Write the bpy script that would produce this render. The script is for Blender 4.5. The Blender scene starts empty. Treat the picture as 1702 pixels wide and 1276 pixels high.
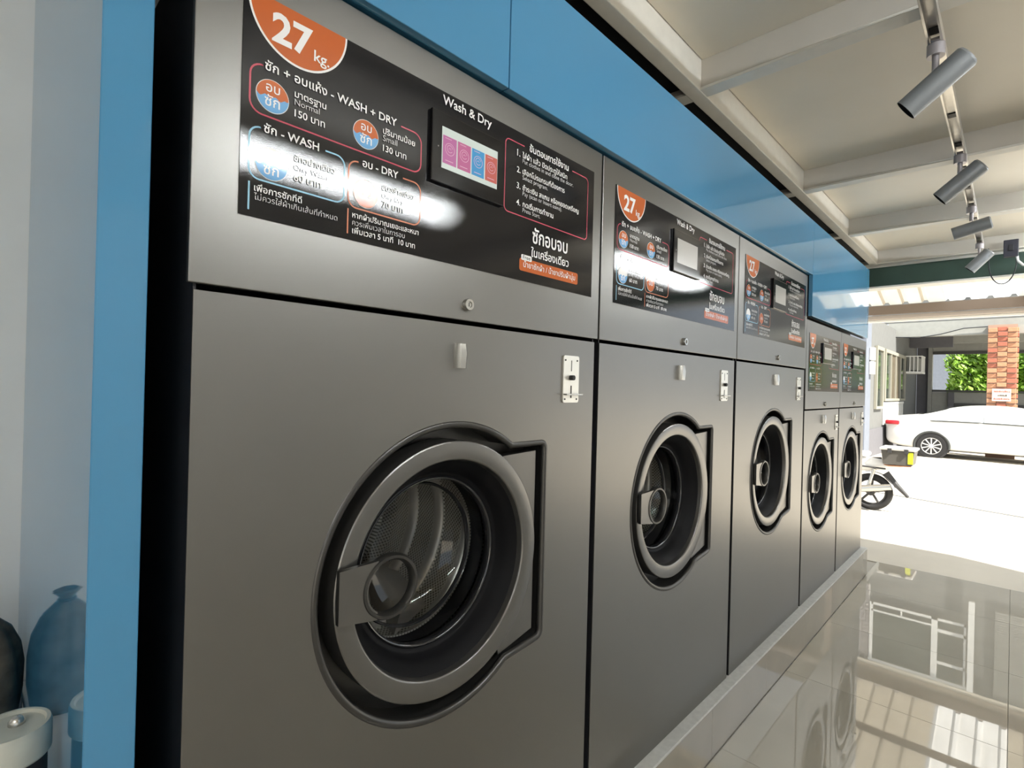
import bpy, bmesh, math, random
from mathutils import Vector, Matrix

# ------------------------------------------------------------------ camera, sky, sun, exposure
scene = bpy.context.scene
COL = scene.collection
PI = math.pi
random.seed(7)

cam_d = bpy.data.cameras.new('camera')
cam = bpy.data.objects.new('camera', cam_d)
COL.objects.link(cam)
scene.camera = cam
F_PX, YAW, PITCH, ROLL = 878.44, 0.7594, 0.0014, 0.0261
cam_d.sensor_fit = 'HORIZONTAL'
cam_d.sensor_width = 36.0
cam_d.lens = 36.0 * F_PX / 1702.0
cam_d.clip_start = 0.02
cam_d.clip_end = 300
_f = Vector((math.cos(YAW) * math.cos(PITCH), math.sin(YAW) * math.cos(PITCH), math.sin(PITCH)))
_r = Vector((math.sin(YAW), -math.cos(YAW), 0.0))
_u = _r.cross(_f)
_c, _s = math.cos(ROLL), math.sin(ROLL)
_right = _r * _c + _u * _s
_up = _u * _c - _r * _s
_m = Matrix((( _right.x, _up.x, -_f.x), (_right.y, _up.y, -_f.y), (_right.z, _up.z, -_f.z)))
cam.matrix_world = Matrix.Translation((-0.2146, -0.8348, 1.3802)) @ _m.to_4x4()

world = bpy.data.worlds.new('sky')
scene.world = world
world.use_nodes = True
wn = world.node_tree.nodes
bg = wn['Background']
bg.inputs['Color'].default_value = (0.80, 0.90, 1.0, 1)
bg.inputs['Strength'].default_value = 0.8

sun_d = bpy.data.lights.new('sun', 'SUN')
sun_d.energy = 8.5
sun_d.angle = math.radians(0.6)
sun_d.color = (1.0, 0.94, 0.84)
sun = bpy.data.objects.new('sun', sun_d)
COL.objects.link(sun)
sun.location = (-4, -12, 16)
sun.rotation_euler = Vector((0.20, 0.60, -0.77)).to_track_quat('-Z', 'Y').to_euler()

scene.view_settings.view_transform = 'Standard'
scene.view_settings.look = 'None'
scene.view_settings.gamma = 1.0
scene.view_settings.use_curve_mapping = False
scene.view_settings.exposure = 0.9
TUBE_POWER = 62.0

scene.cycles.max_bounces = 10
scene.cycles.diffuse_bounces = 5
scene.cycles.glossy_bounces = 5
scene.cycles.transmission_bounces = 6
scene.cycles.transparent_max_bounces = 12
scene.cycles.sample_clamp_indirect = 8.0
scene.cycles.caustics_reflective = False
scene.cycles.caustics_refractive = False

# ------------------------------------------------------------------ materials
MATS = {}
def mat(name, col, rough=0.5, metal=0.0, noise=0.0, nscale=8.0, bump=0.0, bscale=60.0, spec=0.5,
        emit=None, estr=0.0, stretch=None, coat=0.0, ior=1.45, trans=0.0, rnoise=0.0):
    m = bpy.data.materials.new(name)
    m.use_nodes = True
    nt = m.node_tree
    b = nt.nodes['Principled BSDF']
    b.inputs['Base Color'].default_value = (*col, 1)
    b.inputs['Roughness'].default_value = rough
    b.inputs['Metallic'].default_value = metal
    b.inputs['Specular IOR Level'].default_value = spec
    b.inputs['IOR'].default_value = ior
    b.inputs['Coat Weight'].default_value = coat
    b.inputs['Coat Roughness'].default_value = 0.04
    b.inputs['Transmission Weight'].default_value = trans
    if emit:
        b.inputs['Emission Color'].default_value = (*emit, 1)
        b.inputs['Emission Strength'].default_value = estr
    tc = nt.nodes.new('ShaderNodeTexCoord')
    vec = tc.outputs['Object']
    if stretch:
        mp = nt.nodes.new('ShaderNodeMapping')
        mp.inputs['Scale'].default_value = stretch
        nt.links.new(vec, mp.inputs['Vector'])
        vec = mp.outputs['Vector']
    if noise > 0 or rnoise > 0:
        n = nt.nodes.new('ShaderNodeTexNoise')
        n.inputs['Scale'].default_value = nscale
        n.inputs['Detail'].default_value = 5
        nt.links.new(vec, n.inputs['Vector'])
        if noise > 0:
            r = nt.nodes.new('ShaderNodeMapRange')
            r.inputs['From Min'].default_value = 0.3
            r.inputs['From Max'].default_value = 0.7
            r.inputs['To Min'].default_value = 1 - noise
            r.inputs['To Max'].default_value = 1 + noise
            nt.links.new(n.outputs['Fac'], r.inputs['Value'])
            mx = nt.nodes.new('ShaderNodeMix')
            mx.data_type = 'RGBA'
            mx.blend_type = 'MULTIPLY'
            mx.inputs['Factor'].default_value = 1
            mx.inputs[6].default_value = (*col, 1)
            nt.links.new(r.outputs['Result'], mx.inputs[7])
            nt.links.new(mx.outputs[2], b.inputs['Base Color'])
        if rnoise > 0:
            r2 = nt.nodes.new('ShaderNodeMapRange')
            r2.inputs['From Min'].default_value = 0.3
            r2.inputs['From Max'].default_value = 0.7
            r2.inputs['To Min'].default_value = max(0.0, rough - rnoise)
            r2.inputs['To Max'].default_value = rough + rnoise
            nt.links.new(n.outputs['Fac'], r2.inputs['Value'])
            nt.links.new(r2.outputs['Result'], b.inputs['Roughness'])
    if bump > 0:
        n2 = nt.nodes.new('ShaderNodeTexNoise')
        n2.inputs['Scale'].default_value = bscale
        n2.inputs['Detail'].default_value = 3
        nt.links.new(vec, n2.inputs['Vector'])
        bp = nt.nodes.new('ShaderNodeBump')
        bp.inputs['Strength'].default_value = bump
        bp.inputs['Distance'].default_value = 0.002
        nt.links.new(n2.outputs['Fac'], bp.inputs['Height'])
        nt.links.new(bp.outputs['Normal'], b.inputs['Normal'])
    MATS[name] = m
    return m

def glass_mat(name, tint, refl_rough=0.02, ior=1.5, opac=0.0, opcol=(0.02, 0.02, 0.02)):
    m = bpy.data.materials.new(name)
    m.use_nodes = True
    nt = m.node_tree
    for n in list(nt.nodes):
        nt.nodes.remove(n)
    out = nt.nodes.new('ShaderNodeOutputMaterial')
    tr = nt.nodes.new('ShaderNodeBsdfTransparent')
    tr.inputs['Color'].default_value = (*tint, 1)
    gl = nt.nodes.new('ShaderNodeBsdfGlossy')
    gl.inputs['Roughness'].default_value = refl_rough
    fr = nt.nodes.new('ShaderNodeFresnel')
    fr.inputs['IOR'].default_value = ior
    mx = nt.nodes.new('ShaderNodeMixShader')
    nt.links.new(fr.outputs['Fac'], mx.inputs['Fac'])
    nt.links.new(tr.outputs[0], mx.inputs[1])
    nt.links.new(gl.outputs[0], mx.inputs[2])
    last = mx
    nt.links.new(last.outputs[0], out.inputs['Surface'])
    MATS[name] = m
    return m

def sheet_mat(name, col, trans, tcol):
    """roof sheet that lets some daylight through"""
    m = bpy.data.materials.new(name)
    m.use_nodes = True
    nt = m.node_tree
    for n in list(nt.nodes):
        nt.nodes.remove(n)
    out = nt.nodes.new('ShaderNodeOutputMaterial')
    d = nt.nodes.new('ShaderNodeBsdfDiffuse')
    t = nt.nodes.new('ShaderNodeBsdfTranslucent')
    nz = nt.nodes.new('ShaderNodeTexNoise')
    nz.inputs['Scale'].default_value = 6
    nz.inputs['Detail'].default_value = 6
    cr = nt.nodes.new('ShaderNodeValToRGB')
    cr.color_ramp.elements[0].position = 0.3
    cr.color_ramp.elements[0].color = (tcol[0] * 0.75, tcol[1] * 0.75, tcol[2] * 0.75, 1)
    cr.color_ramp.elements[1].position = 0.7
    cr.color_ramp.elements[1].color = (*tcol, 1)
    nt.links.new(nz.outputs['Fac'], cr.inputs['Fac'])
    nt.links.new(cr.outputs['Color'], t.inputs['Color'])
    d.inputs['Color'].default_value = (*col, 1)
    mx = nt.nodes.new('ShaderNodeMixShader')
    mx.inputs['Fac'].default_value = trans
    nt.links.new(d.outputs[0], mx.inputs[1])
    nt.links.new(t.outputs[0], mx.inputs[2])
    nt.links.new(mx.outputs[0], out.inputs['Surface'])
    MATS[name] = m
    return m

mat('steel', (0.215, 0.208, 0.196), 0.34, 0.9, noise=0.03, nscale=2.0, bump=0.04, bscale=900)
mat('ring_steel', (0.185, 0.18, 0.172), 0.30, 0.85, noise=0.05, nscale=6, bump=0.04, bscale=700)
mat('edge_steel', (0.075, 0.073, 0.07), 0.33, 0.75)
mat('glass_rim', (0.02, 0.02, 0.022), 0.07, 0.0, spec=0.9)
mat('black_side', (0.012, 0.012, 0.015), 0.5, 0.0)
mat('dark_inner', (0.010, 0.010, 0.011), 0.6)
mat('black_plastic', (0.006, 0.006, 0.007), 0.5, 0.0, spec=0.12)
mat('gasket', (0.012, 0.012, 0.014), 0.3, 0.0, spec=0.35)
mat('label_black', (0.010, 0.010, 0.012), 0.035, 0.0, bump=0.03, bscale=800, spec=0.6)
mat('print_white', (0.82, 0.82, 0.82), 0.07)
mat('print_grey', (0.60, 0.60, 0.61), 0.07)
mat('print_orange', (0.50, 0.125, 0.040), 0.05, bump=0.03, bscale=800)
mat('print_blue', (0.15, 0.38, 0.68), 0.07)
mat('print_light_blue', (0.32, 0.58, 0.75), 0.07)
mat('print_pink', (0.50, 0.09, 0.13), 0.07)
mat('print_salmon', (0.62, 0.24, 0.15), 0.07)
mat('print_dark', (0.02, 0.02, 0.02), 0.4)
mat('bezel', (0.006, 0.006, 0.007), 0.10, bump=0.0)
mat('display', (0.42, 0.47, 0.45), 0.15, emit=(0.80, 0.90, 0.86), estr=0.12)
mat('display_dim', (0.33, 0.32, 0.30), 0.15, emit=(0.8, 0.78, 0.74), estr=0.06)
mat('tile_pink', (0.38, 0.12, 0.28), 0.15, emit=(0.45, 0.13, 0.32), estr=0.08)
mat('tile_rose', (0.40, 0.11, 0.24), 0.15, emit=(0.45, 0.12, 0.26), estr=0.08)
mat('tile_blue', (0.05, 0.25, 0.50), 0.15, emit=(0.05, 0.24, 0.52), estr=0.08)
mat('tile_red', (0.42, 0.10, 0.085), 0.15, emit=(0.5, 0.12, 0.1), estr=0.08)
mat('tile_icon', (0.62, 0.40, 0.52), 0.2, emit=(0.7, 0.5, 0.6), estr=0.10)
mat('chrome', (0.52, 0.51, 0.48), 0.25, 0.9)
mat('coin_plate', (0.80, 0.77, 0.70), 0.30, 0.55, bump=0.05, bscale=500)
mat('slot_black', (0.01, 0.01, 0.01), 0.5)
glass_mat('door_glass', (0.93, 0.94, 0.93))

def drum_mat():
    m = bpy.data.materials.new('drum_steel')
    m.use_nodes = True
    nt = m.node_tree
    b = nt.nodes['Principled BSDF']
    b.inputs['Metallic'].default_value = 0.55
    b.inputs['Roughness'].default_value = 0.36
    tc = nt.nodes.new('ShaderNodeTexCoord')
    sep = nt.nodes.new('ShaderNodeSeparateXYZ')
    nt.links.new(tc.outputs['Object'], sep.inputs[0])
    at = nt.nodes.new('ShaderNodeMath')
    at.operation = 'ARCTAN2'
    nt.links.new(sep.outputs['Z'], at.inputs[0])
    nt.links.new(sep.outputs['X'], at.inputs[1])
    ml = nt.nodes.new('ShaderNodeMath')
    ml.operation = 'MULTIPLY'
    ml.inputs[1].default_value = 0.275
    nt.links.new(at.outputs[0], ml.inputs[0])
    cb = nt.nodes.new('ShaderNodeCombineXYZ')
    nt.links.new(ml.outputs[0], cb.inputs['X'])
    nt.links.new(sep.outputs['Y'], cb.inputs['Y'])
    rt = nt.nodes.new('ShaderNodeMapping')
    rt.inputs['Rotation'].default_value = (0, 0, PI / 4)
    nt.links.new(cb.outputs[0], rt.inputs['Vector'])
    v = nt.nodes.new('ShaderNodeTexVoronoi')
    v.voronoi_dimensions = '2D'
    v.inputs['Scale'].default_value = 120
    v.inputs['Randomness'].default_value = 0.0
    nt.links.new(rt.outputs[0], v.inputs['Vector'])
    r = nt.nodes.new('ShaderNodeMapRange')
    r.inputs['From Min'].default_value = 0.28
    r.inputs['From Max'].default_value = 0.42
    nt.links.new(v.outputs['Distance'], r.inputs['Value'])
    cr = nt.nodes.new('ShaderNodeValToRGB')
    cr.color_ramp.elements[0].color = (0.20, 0.19, 0.16, 1)
    cr.color_ramp.elements[1].color = (0.80, 0.78, 0.73, 1)
    nt.links.new(r.outputs['Result'], cr.inputs['Fac'])
    nt.links.new(cr.outputs['Color'], b.inputs['Base Color'])
    MATS['drum_steel'] = m
drum_mat()
mat('lifter_steel', (0.66, 0.63, 0.60), 0.33, 0.5)

mat('blue_laminate', (0.065, 0.235, 0.415), 0.04, spec=0.5, ior=1.6)
mat('navy_edge', (0.02, 0.10, 0.19), 0.4)
mat('void_black', (0.004, 0.004, 0.005), 0.8)
mat('wall_white', (0.78, 0.78, 0.765), 0.7, noise=0.03, nscale=5, bump=0.1, bscale=80)
mat('wall_grey', (0.38, 0.38, 0.37), 0.7, noise=0.04, nscale=4)
mat('ceiling_panel', (0.72, 0.66, 0.555), 0.45, noise=0.035, nscale=3, bump=0.05, bscale=40)
mat('beam_paint', (0.52, 0.49, 0.44), 0.5, noise=0.03)
mat('trim_paint', (0.68, 0.66, 0.61), 0.45, noise=0.04, nscale=20)
mat('floor_tile', (0.38, 0.35, 0.29), 0.015, noise=0.08, nscale=2.0, spec=0.5, ior=2.1)
mat('grout', (0.34, 0.32, 0.28), 0.7)
mat('riser_tile', (0.31, 0.28, 0.235), 0.03, noise=0.08, nscale=3, spec=0.5, ior=2.1)
mat('plinth_edge', (0.50, 0.50, 0.48), 0.6, noise=0.10, nscale=40)
mat('green_steel', (0.030, 0.062, 0.048), 0.5, noise=0.1)
mat('white_steel', (0.75, 0.75, 0.72), 0.4)
mat('rail_steel', (0.55, 0.53, 0.49), 0.28, 0.8, noise=0.1, nscale=20)
mat('lamp_grey', (0.21, 0.225, 0.24), 0.42, 0.25)
mat('lamp_joint', (0.36, 0.34, 0.36), 0.35, 0.4)
mat('lamp_dark', (0.012, 0.014, 0.017), 0.4)
mat('tube_light', (0.9, 0.9, 0.9), 0.4, emit=(0.94, 0.98, 1.0), estr=TUBE_POWER)
mat('adapter_black', (0.02, 0.022, 0.035), 0.45)
mat('cable_black', (0.012, 0.014, 0.02), 0.5)
mat('cable_white', (0.7, 0.7, 0.68), 0.5)

mat('concrete', (0.52, 0.48, 0.41), 0.8, noise=0.10, nscale=1.2, bump=0.2, bscale=30)
sheet_mat('roof_sheet', (0.55, 0.50, 0.42), 0.40, (0.60, 0.54, 0.44))
sheet_mat('skylight_sheet', (0.85, 0.86, 0.86), 0.75, (0.95, 0.95, 0.93))
mat('fascia_brown', (0.16, 0.125, 0.10), 0.6)
mat('fascia_pale', (0.42, 0.37, 0.33), 0.55)
mat('house_wall', (0.14, 0.145, 0.143), 0.75, noise=0.05)  # darkened base colour stands in for shade on the side wall
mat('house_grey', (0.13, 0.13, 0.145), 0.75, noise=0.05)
mat('house_pale', (0.31, 0.315, 0.295), 0.75, noise=0.05)
mat('house_column', (0.16, 0.18, 0.22), 0.7, noise=0.06)  # base colour darkened in place of shade on the side column
mat('frame_white', (0.75, 0.75, 0.72), 0.5)
mat('frame_cream', (0.30, 0.29, 0.24), 0.5)
mat('frame_dark', (0.06, 0.06, 0.06), 0.5)
mat('pane_dark', (0.06, 0.07, 0.06), 0.08, spec=0.6)
mat('door_wood', (0.11, 0.09, 0.065), 0.4, noise=0.2, nscale=12)
mat('mortar', (0.36, 0.24, 0.18), 0.8)
mat('brick_red', (0.36, 0.12, 0.075), 0.7, noise=0.12, nscale=20)
mat('brick_tan', (0.46, 0.23, 0.13), 0.7, noise=0.12, nscale=20)
mat('brick_grey', (0.30, 0.28, 0.28), 0.7)
mat('sign_cream', (0.72, 0.60, 0.50), 0.5)
mat('sign_red', (0.45, 0.08, 0.06), 0.5)
mat('car_paint', (0.82, 0.82, 0.80), 0.22, coat=0.6)
mat('car_glass', (0.55, 0.58, 0.57), 0.05, spec=0.8)  # pale base colour stands in for bright reflections in the panes
mat('car_trim', (0.05, 0.055, 0.055), 0.4)
mat('tail_red', (0.45, 0.02, 0.03), 0.2)
mat('tyre', (0.018, 0.018, 0.019), 0.7)
mat('wheel_alloy', (0.62, 0.62, 0.62), 0.3, 0.4)
mat('hub_dark', (0.03, 0.03, 0.032), 0.6)
mat('moto_white', (0.78, 0.78, 0.78), 0.3)
mat('moto_dark', (0.04, 0.04, 0.042), 0.5)
mat('moto_box', (0.085, 0.08, 0.072), 0.5)
mat('reflector_yellow', (0.55, 0.60, 0.03), 0.4)
mat('leaf', (0.14, 0.26, 0.025), 0.5, noise=0.35, nscale=4)
mat('bark', (0.09, 0.075, 0.05), 0.8)
mat('sack_brown', (0.10, 0.085, 0.065), 0.32, noise=0.7, nscale=22, bump=0.5, bscale=30)
mat('sack_tie', (0.02, 0.02, 0.018), 0.5)
mat('can_brown', (0.030, 0.024, 0.022), 0.35, noise=0.3, nscale=10)
mat('can_lid', (0.55, 0.55, 0.48), 0.4, noise=0.12, nscale=20)
mat('paper', (0.75, 0.75, 0.72), 0.7)
mat('shelf_white', (0.72, 0.72, 0.70), 0.6)

# ------------------------------------------------------------------ mesh helpers
def link(o, parent=None):
    COL.objects.link(o)
    if parent is not None:
        o.parent = parent
    return o

class B:
    """collects primitive shapes into one mesh"""
    def __init__(self):
        self.bm = bmesh.new()
    def box(self, x0, x1, y0, y1, z0, z1, bev=0.0, seg=2):
        t = bmesh.new()
        bmesh.ops.create_cube(t, size=1)
        for v in t.verts:
            v.co = Vector(((x0 + x1) / 2 + v.co.x * (x1 - x0), (y0 + y1) / 2 + v.co.y * (y1 - y0), (z0 + z1) / 2 + v.co.z * (z1 - z0)))
        if bev > 0:
            bmesh.ops.bevel(t, geom=list(t.edges), offset=bev, segments=seg, profile=0.5, affect='EDGES')
        self.add(t)
        return self
    def add(self, t, mtx=None):
        if mtx is not None:
            bmesh.ops.transform(t, matrix=mtx, verts=t.verts)
        me = bpy.data.meshes.new('tmp')
        t.to_mesh(me)
        t.free()
        self.bm.from_mesh(me)
        bpy.data.meshes.remove(me)
    def cyl(self, p0, p1, r0, r1=None, seg=24, caps=True):
        p0, p1 = Vector(p0), Vector(p1)
        d = p1 - p0
        t = bmesh.new()
        bmesh.ops.create_cone(t, cap_ends=caps, segments=seg, radius1=r0, radius2=r0 if r1 is None else r1, depth=d.length)
        q = d.to_track_quat('Z', 'Y')
        self.add(t, Matrix.Translation((p0 + p1) / 2) @ q.to_matrix().to_4x4())
        return self
    def sphere(self, c, r, seg=20, sc=(1, 1, 1)):
        t = bmesh.new()
        bmesh.ops.create_uvsphere(t, u_segments=seg, v_segments=max(8, seg // 2), radius=r)
        self.add(t, Matrix.Translation(c) @ Matrix.Diagonal((*sc, 1)))
        return self
    def lathe(self, prof, c, axis='Y', seg=64, a0=0.0, a1=2 * PI):
        """prof: list of (radius, along axis)"""
        full = abs(a1 - a0 - 2 * PI) < 1e-6
        n = seg if full else seg + 1
        rows = []
        for (r, h) in prof:
            row = []
            for i in range(n):
                a = a0 + (a1 - a0) * i / seg
                u, w = r * math.cos(a), r * math.sin(a)
                if axis == 'Y':
                    co = (c[0] + u, c[1] + h, c[2] + w)
                elif axis == 'Z':
                    co = (c[0] + u, c[1] + w, c[2] + h)
                else:
                    co = (c[0] + h, c[1] + u, c[2] + w)
                row.append(self.bm.verts.new(co))
            rows.append(row)
        for k in range(len(rows) - 1):
            A, C = rows[k], rows[k + 1]
            for i in range(seg):
                j = (i + 1) % n
                try:
                    self.bm.faces.new((A[i], A[j], C[j], C[i]))
                except ValueError:
                    pass
        return self
    def tube(self, pts, r, seg=10, closed=False):
        pts = [Vector(p) for p in pts]
        n = len(pts)
        rows = []
        prev = None
        for i, p in enumerate(pts):
            a = pts[i - 1] if (i > 0 or closed) else p
            b = pts[(i + 1) % n] if (i < n - 1 or closed) else p
            t = (b - a).normalized()
            if prev is None:
                ref = Vector((0, 0, 1)) if abs(t.z) < 0.9 else Vector((1, 0, 0))
                nrm = (ref - t * ref.dot(t)).normalized()
            else:
                nrm = (prev - t * prev.dot(t)).normalized()
            prev = nrm
            bn = t.cross(nrm)
            rr = r[i] if isinstance(r, (list, tuple)) else r
            rows.append([self.bm.verts.new(p + (nrm * math.cos(2 * PI * k / seg) + bn * math.sin(2 * PI * k / seg)) * rr) for k in range(seg)])
        m = n if closed else n - 1
        for i in range(m):
            A, C = rows[i], rows[(i + 1) % n]
            for k in range(seg):
                j = (k + 1) % seg
                self.bm.faces.new((A[k], A[j], C[j], C[k]))
        if not closed:
            self.bm.faces.new(rows[0][::-1])
            self.bm.faces.new(rows[-1])
        return self
    def poly(self, pts):
        self.bm.faces.new([self.bm.verts.new(p) for p in pts])
        return self
    def prism(self, loop, axis, a, b):
        """loop of 2D points extruded along axis from a to b"""
        def P(q, h):
            if axis == 'Y':
                return (q[0], h, q[1])
            if axis == 'X':
                return (h, q[0], q[1])
            return (q[0], q[1], h)
        A = [self.bm.verts.new(P(q, a)) for q in loop]
        C = [self.bm.verts.new(P(q, b)) for q in loop]
        self.bm.faces.new(A)
        self.bm.faces.new(C[::-1])
        n = len(loop)
        for i in range(n):
            j = (i + 1) % n
            self.bm.faces.new((A[i], C[i], C[j], A[j]))
        return self
    def build(self, name, m, parent=None, smooth=None, off=None):
        bmesh.ops.recalc_face_normals(self.bm, faces=self.bm.faces)
        me = bpy.data.meshes.new(name)
        self.bm.to_mesh(me)
        self.bm.free()
        if off is not None:
            me.transform(Matrix.Translation(off))
        return mesh_obj(name, me, m, parent, smooth)

def mesh_obj(name, me, m, parent=None, smooth=None):
    me.materials.clear()
    me.materials.append(MATS[m])
    if smooth:
        me.polygons.foreach_set('use_smooth', [True] * len(me.polygons))
        try:
            me.set_sharp_from_angle(angle=math.radians(smooth))
        except Exception:
            pass
    o = bpy.data.objects.new(name, me)
    return link(o, parent)

def flat_shape(loops, y, depth=0.0, res=0):
    """2D outline in x,z with holes -> filled (and optionally thick) mesh facing -y"""
    cu = bpy.data.curves.new('outline', 'CURVE')
    cu.dimensions = '2D'
    cu.fill_mode = 'BOTH'
    cu.extrude = depth / 2
    for lp in loops:
        sp = cu.splines.new('POLY')
        sp.points.add(len(lp) - 1)
        for p, q in zip(sp.points, lp):
            p.co = (q[0], q[1], 0, 1)
        sp.use_cyclic_u = True
    o = bpy.data.objects.new('outline', cu)
    COL.objects.link(o)
    dg = bpy.context.evaluated_depsgraph_get()
    dg.update()
    me = bpy.data.meshes.new_from_object(o.evaluated_get(dg))
    bpy.data.objects.remove(o)
    bpy.data.curves.remove(cu)
    # x,y(up) plane -> x,z plane, front towards -y
    me.transform(Matrix.Translation((0, y + depth / 2, 0)) @ Matrix.Rotation(PI / 2, 4, 'X'))
    return me

_txt_cache = {}
def text_geo(body, bold=0.0):
    key = (body, bold)
    if key in _txt_cache:
        return _txt_cache[key]
    cu = bpy.data.curves.new('txt', 'FONT')
    cu.body = body
    cu.size = 1
    cu.offset = bold
    cu.resolution_u = 3
    cu.fill_mode = 'FRONT'
    o = bpy.data.objects.new('txt', cu)
    COL.objects.link(o)
    dg = bpy.context.evaluated_depsgraph_get()
    dg.update()
    me = bpy.data.meshes.new_from_object(o.evaluated_get(dg))
    vs = [tuple(v.co) for v in me.vertices]
    fs = [tuple(p.vertices) for p in me.polygons]
    bpy.data.meshes.remove(me)
    bpy.data.objects.remove(o)
    bpy.data.curves.remove(cu)
    _txt_cache[key] = (vs, fs)
    return vs, fs

class Print:
    """lettering and flat print in the x,z plane at depth y"""
    def __init__(self):
        self.v, self.f = [], []
    def text(self, body, x, z, width, y, bold=0.0, zs=1.0, height=None):
        vs, fs = text_geo(body, bold)
        if not vs:
            return self
        x0 = min(v[0] for v in vs)
        x1 = max(v[0] for v in vs)
        s = width / (x1 - x0)
        sz = s * zs
        k = len(self.v)
        self.v += [(x + (v[0] - x0) * s, y, z + v[1] * sz) for v in vs]
        self.f += [tuple(i + k for i in f) for f in fs]
        return self
    def stroke(self, pts, w, y):
        """flat band of width w along points"""
        n = len(pts)
        L, R = [], []
        for i in range(n):
            a = Vector(pts[max(0, i - 1)])
            b = Vector(pts[min(n - 1, i + 1)])
            t = (b - a).normalized()
            nn = Vector((-t.y, t.x)) * w / 2
            p = Vector(pts[i])
            L.append(p + nn)
            R.append(p - nn)
        k = len(self.v)
        for p in L:
            self.v.append((p.x, y, p.y))
        for p in R:
            self.v.append((p.x, y, p.y))
        for i in range(n - 1):
            self.f.append((k + i, k + i + 1, k + n + i + 1, k + n + i))
        return self
    def fan(self, pts, y):
        k = len(self.v)
        self.v += [(p[0], y, p[1]) for p in pts]
        self.f.append(tuple(range(k, k + len(pts))))
        return self
    def build(self, name, m, parent=None, off=None):
        me = bpy.data.meshes.new(name)
        me.from_pydata(self.v, [], self.f)
        if off is not None:
            me.transform(Matrix.Translation(off))
        me.update()
        return mesh_obj(name, me, m, parent)

def arc(cx, cz, r, a0, a1, n=24):
    return [(cx + r * math.cos(a0 + (a1 - a0) * i / n), cz + r * math.sin(a0 + (a1 - a0) * i / n)) for i in range(n + 1)]

def rrect(x0, x1, z0, z1, r, n=6):
    return (arc(x1 - r, z1 - r, r, 0, PI / 2, n) + arc(x0 + r, z1 - r, r, PI / 2, PI, n)
            + arc(x0 + r, z0 + r, r, PI, 1.5 * PI, n) + arc(x1 - r, z0 + r, r, 1.5 * PI, 2 * PI, n))

def open_frame(x0, x1, z0, z1, r, gap0, gap1, n=6):
    """rounded frame whose top side is open between gap0 and gap1"""
    return ([(gap0, z1)] + arc(x0 + r, z1 - r, r, PI / 2, PI, n) + arc(x0 + r, z0 + r, r, PI, 1.5 * PI, n)
            + arc(x1 - r, z0 + r, r, 1.5 * PI, 2 * PI, n) + arc(x1 - r, z1 - r, r, 0, PI / 2, n) + [(gap1, z1)])

def empty(name, loc, rz=0.0):
    o = bpy.data.objects.new(name, None)
    o.empty_display_size = 0.1
    o.location = loc
    o.rotation_euler = (0, 0, rz)
    return link(o)

def tag(o, label=None, cat=None, group=None, kind=None):
    if label:
        o['label'] = label
    if cat:
        o['category'] = cat
    if group:
        o['group'] = group
    if kind:
        o['kind'] = kind
    return o

def copy_tree(o, parent=None, skip=()):
    c = o.copy()
    COL.objects.link(c)
    c.parent = parent
    for ch in list(o.children):
        if ch.name.split('.')[0] not in skip:
            copy_tree(ch, c, skip)
    return c

# ------------------------------------------------------------------ the room
XE = 4.78          # open end of the shop
YB, YO, XB = 0.93, -3.4, -2.8
def struct(o):
    return tag(o, kind='structure')

# floor: slab with tiles laid on it
fl = struct(B().box(XB, 5.05, YO, YB, -0.12, -0.0105).build('floor', 'grout'))
tag(fl, 'glossy beige tiled shop floor in front of the machines', 'floor')
TS = 0.8
tile_me = None
xs = [XB + i * TS for i in range(10)]
for i in range(10):
    for j in range(5):
        x0 = -2.955 + i * TS
        y1 = -0.042 - j * TS
        a0, a1 = max(x0, XB) + 0.0008, min(x0 + TS, 5.05) - 0.0008
        b0, b1 = max(y1 - TS, YO) + 0.0008, y1 - 0.0008
        if a1 - a0 < 0.05 or b1 - b0 < 0.05:
            continue
        full = abs(a1 - a0 - (TS - 0.0016)) < 1e-4 and abs(b1 - b0 - (TS - 0.0016)) < 1e-4
        if full and tile_me is not None:
            o = bpy.data.objects.new('tile', tile_me)
            link(o, fl)
            o.location = ((a0 + a1) / 2, (b0 + b1) / 2, 0)
        else:
            w, d = (a1 - a0) / 2, (b1 - b0) / 2
            o = B().box(-w, w, -d, d, -0.010, 0.0, bev=0.0006, seg=1).build('tile', 'floor_tile', fl)
            o.location = ((a0 + a1) / 2, (b0 + b1) / 2, 0)
            if full:
                tile_me = o.data

wb = struct(B().box(XB, 4.62, YB, YB + 0.12, -0.1, 3.0).build('wall_back', 'wall_white'))
wo = struct(B().box(-0.15, XE, YO - 0.12, YO, -0.1, 3.0).box(XB, -2.7, YO - 0.12, YO, -0.1, 3.0).box(-2.7, -0.15, YO - 0.12, YO, 2.35, 3.0).build('wall_right', 'wall_white'))
wl = struct(B().box(XB - 0.12, XB, YO - 0.12, YB + 0.12, -0.1, 3.0).build('wall_left', 'wall_white'))

aw = B().box(-3.2, 1.8, -6.2, YO - 0.121, 2.62, 2.72).build('sun_blocker', 'roof_sheet')  # unseen slab, added to keep direct sun out of the side opening
tag(aw, 'unseen roof slab added to block the sun at the side opening', 'sun_blocker', kind='structure')

# plinth the machines stand on, with tiled riser and grey edge strip
pl = B().box(-0.041, 4.64, -0.030, YB, 0.0, 0.198).build('trim_1', 'plinth_edge')
tag(pl, 'raised plinth with beige tiled riser under the washing machines', 'plinth', kind='structure')
for i in range(8):
    a0, a1 = -0.041 + i * 0.6 + 0.0008, min(-0.041 + (i + 1) * 0.6, 4.64) - 0.0008
    if a1 - a0 < 0.03:
        continue
    B().box(a0, a1, -0.040, -0.0302, 0.0005, 0.190, bev=0.0006, seg=1).build('riser_tile', 'riser_tile', pl)
B().box(-0.041, 4.64, -0.042, 0.004, 0.190, 0.200, bev=0.002).build('edge_strip', 'plinth_edge', pl)

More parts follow.
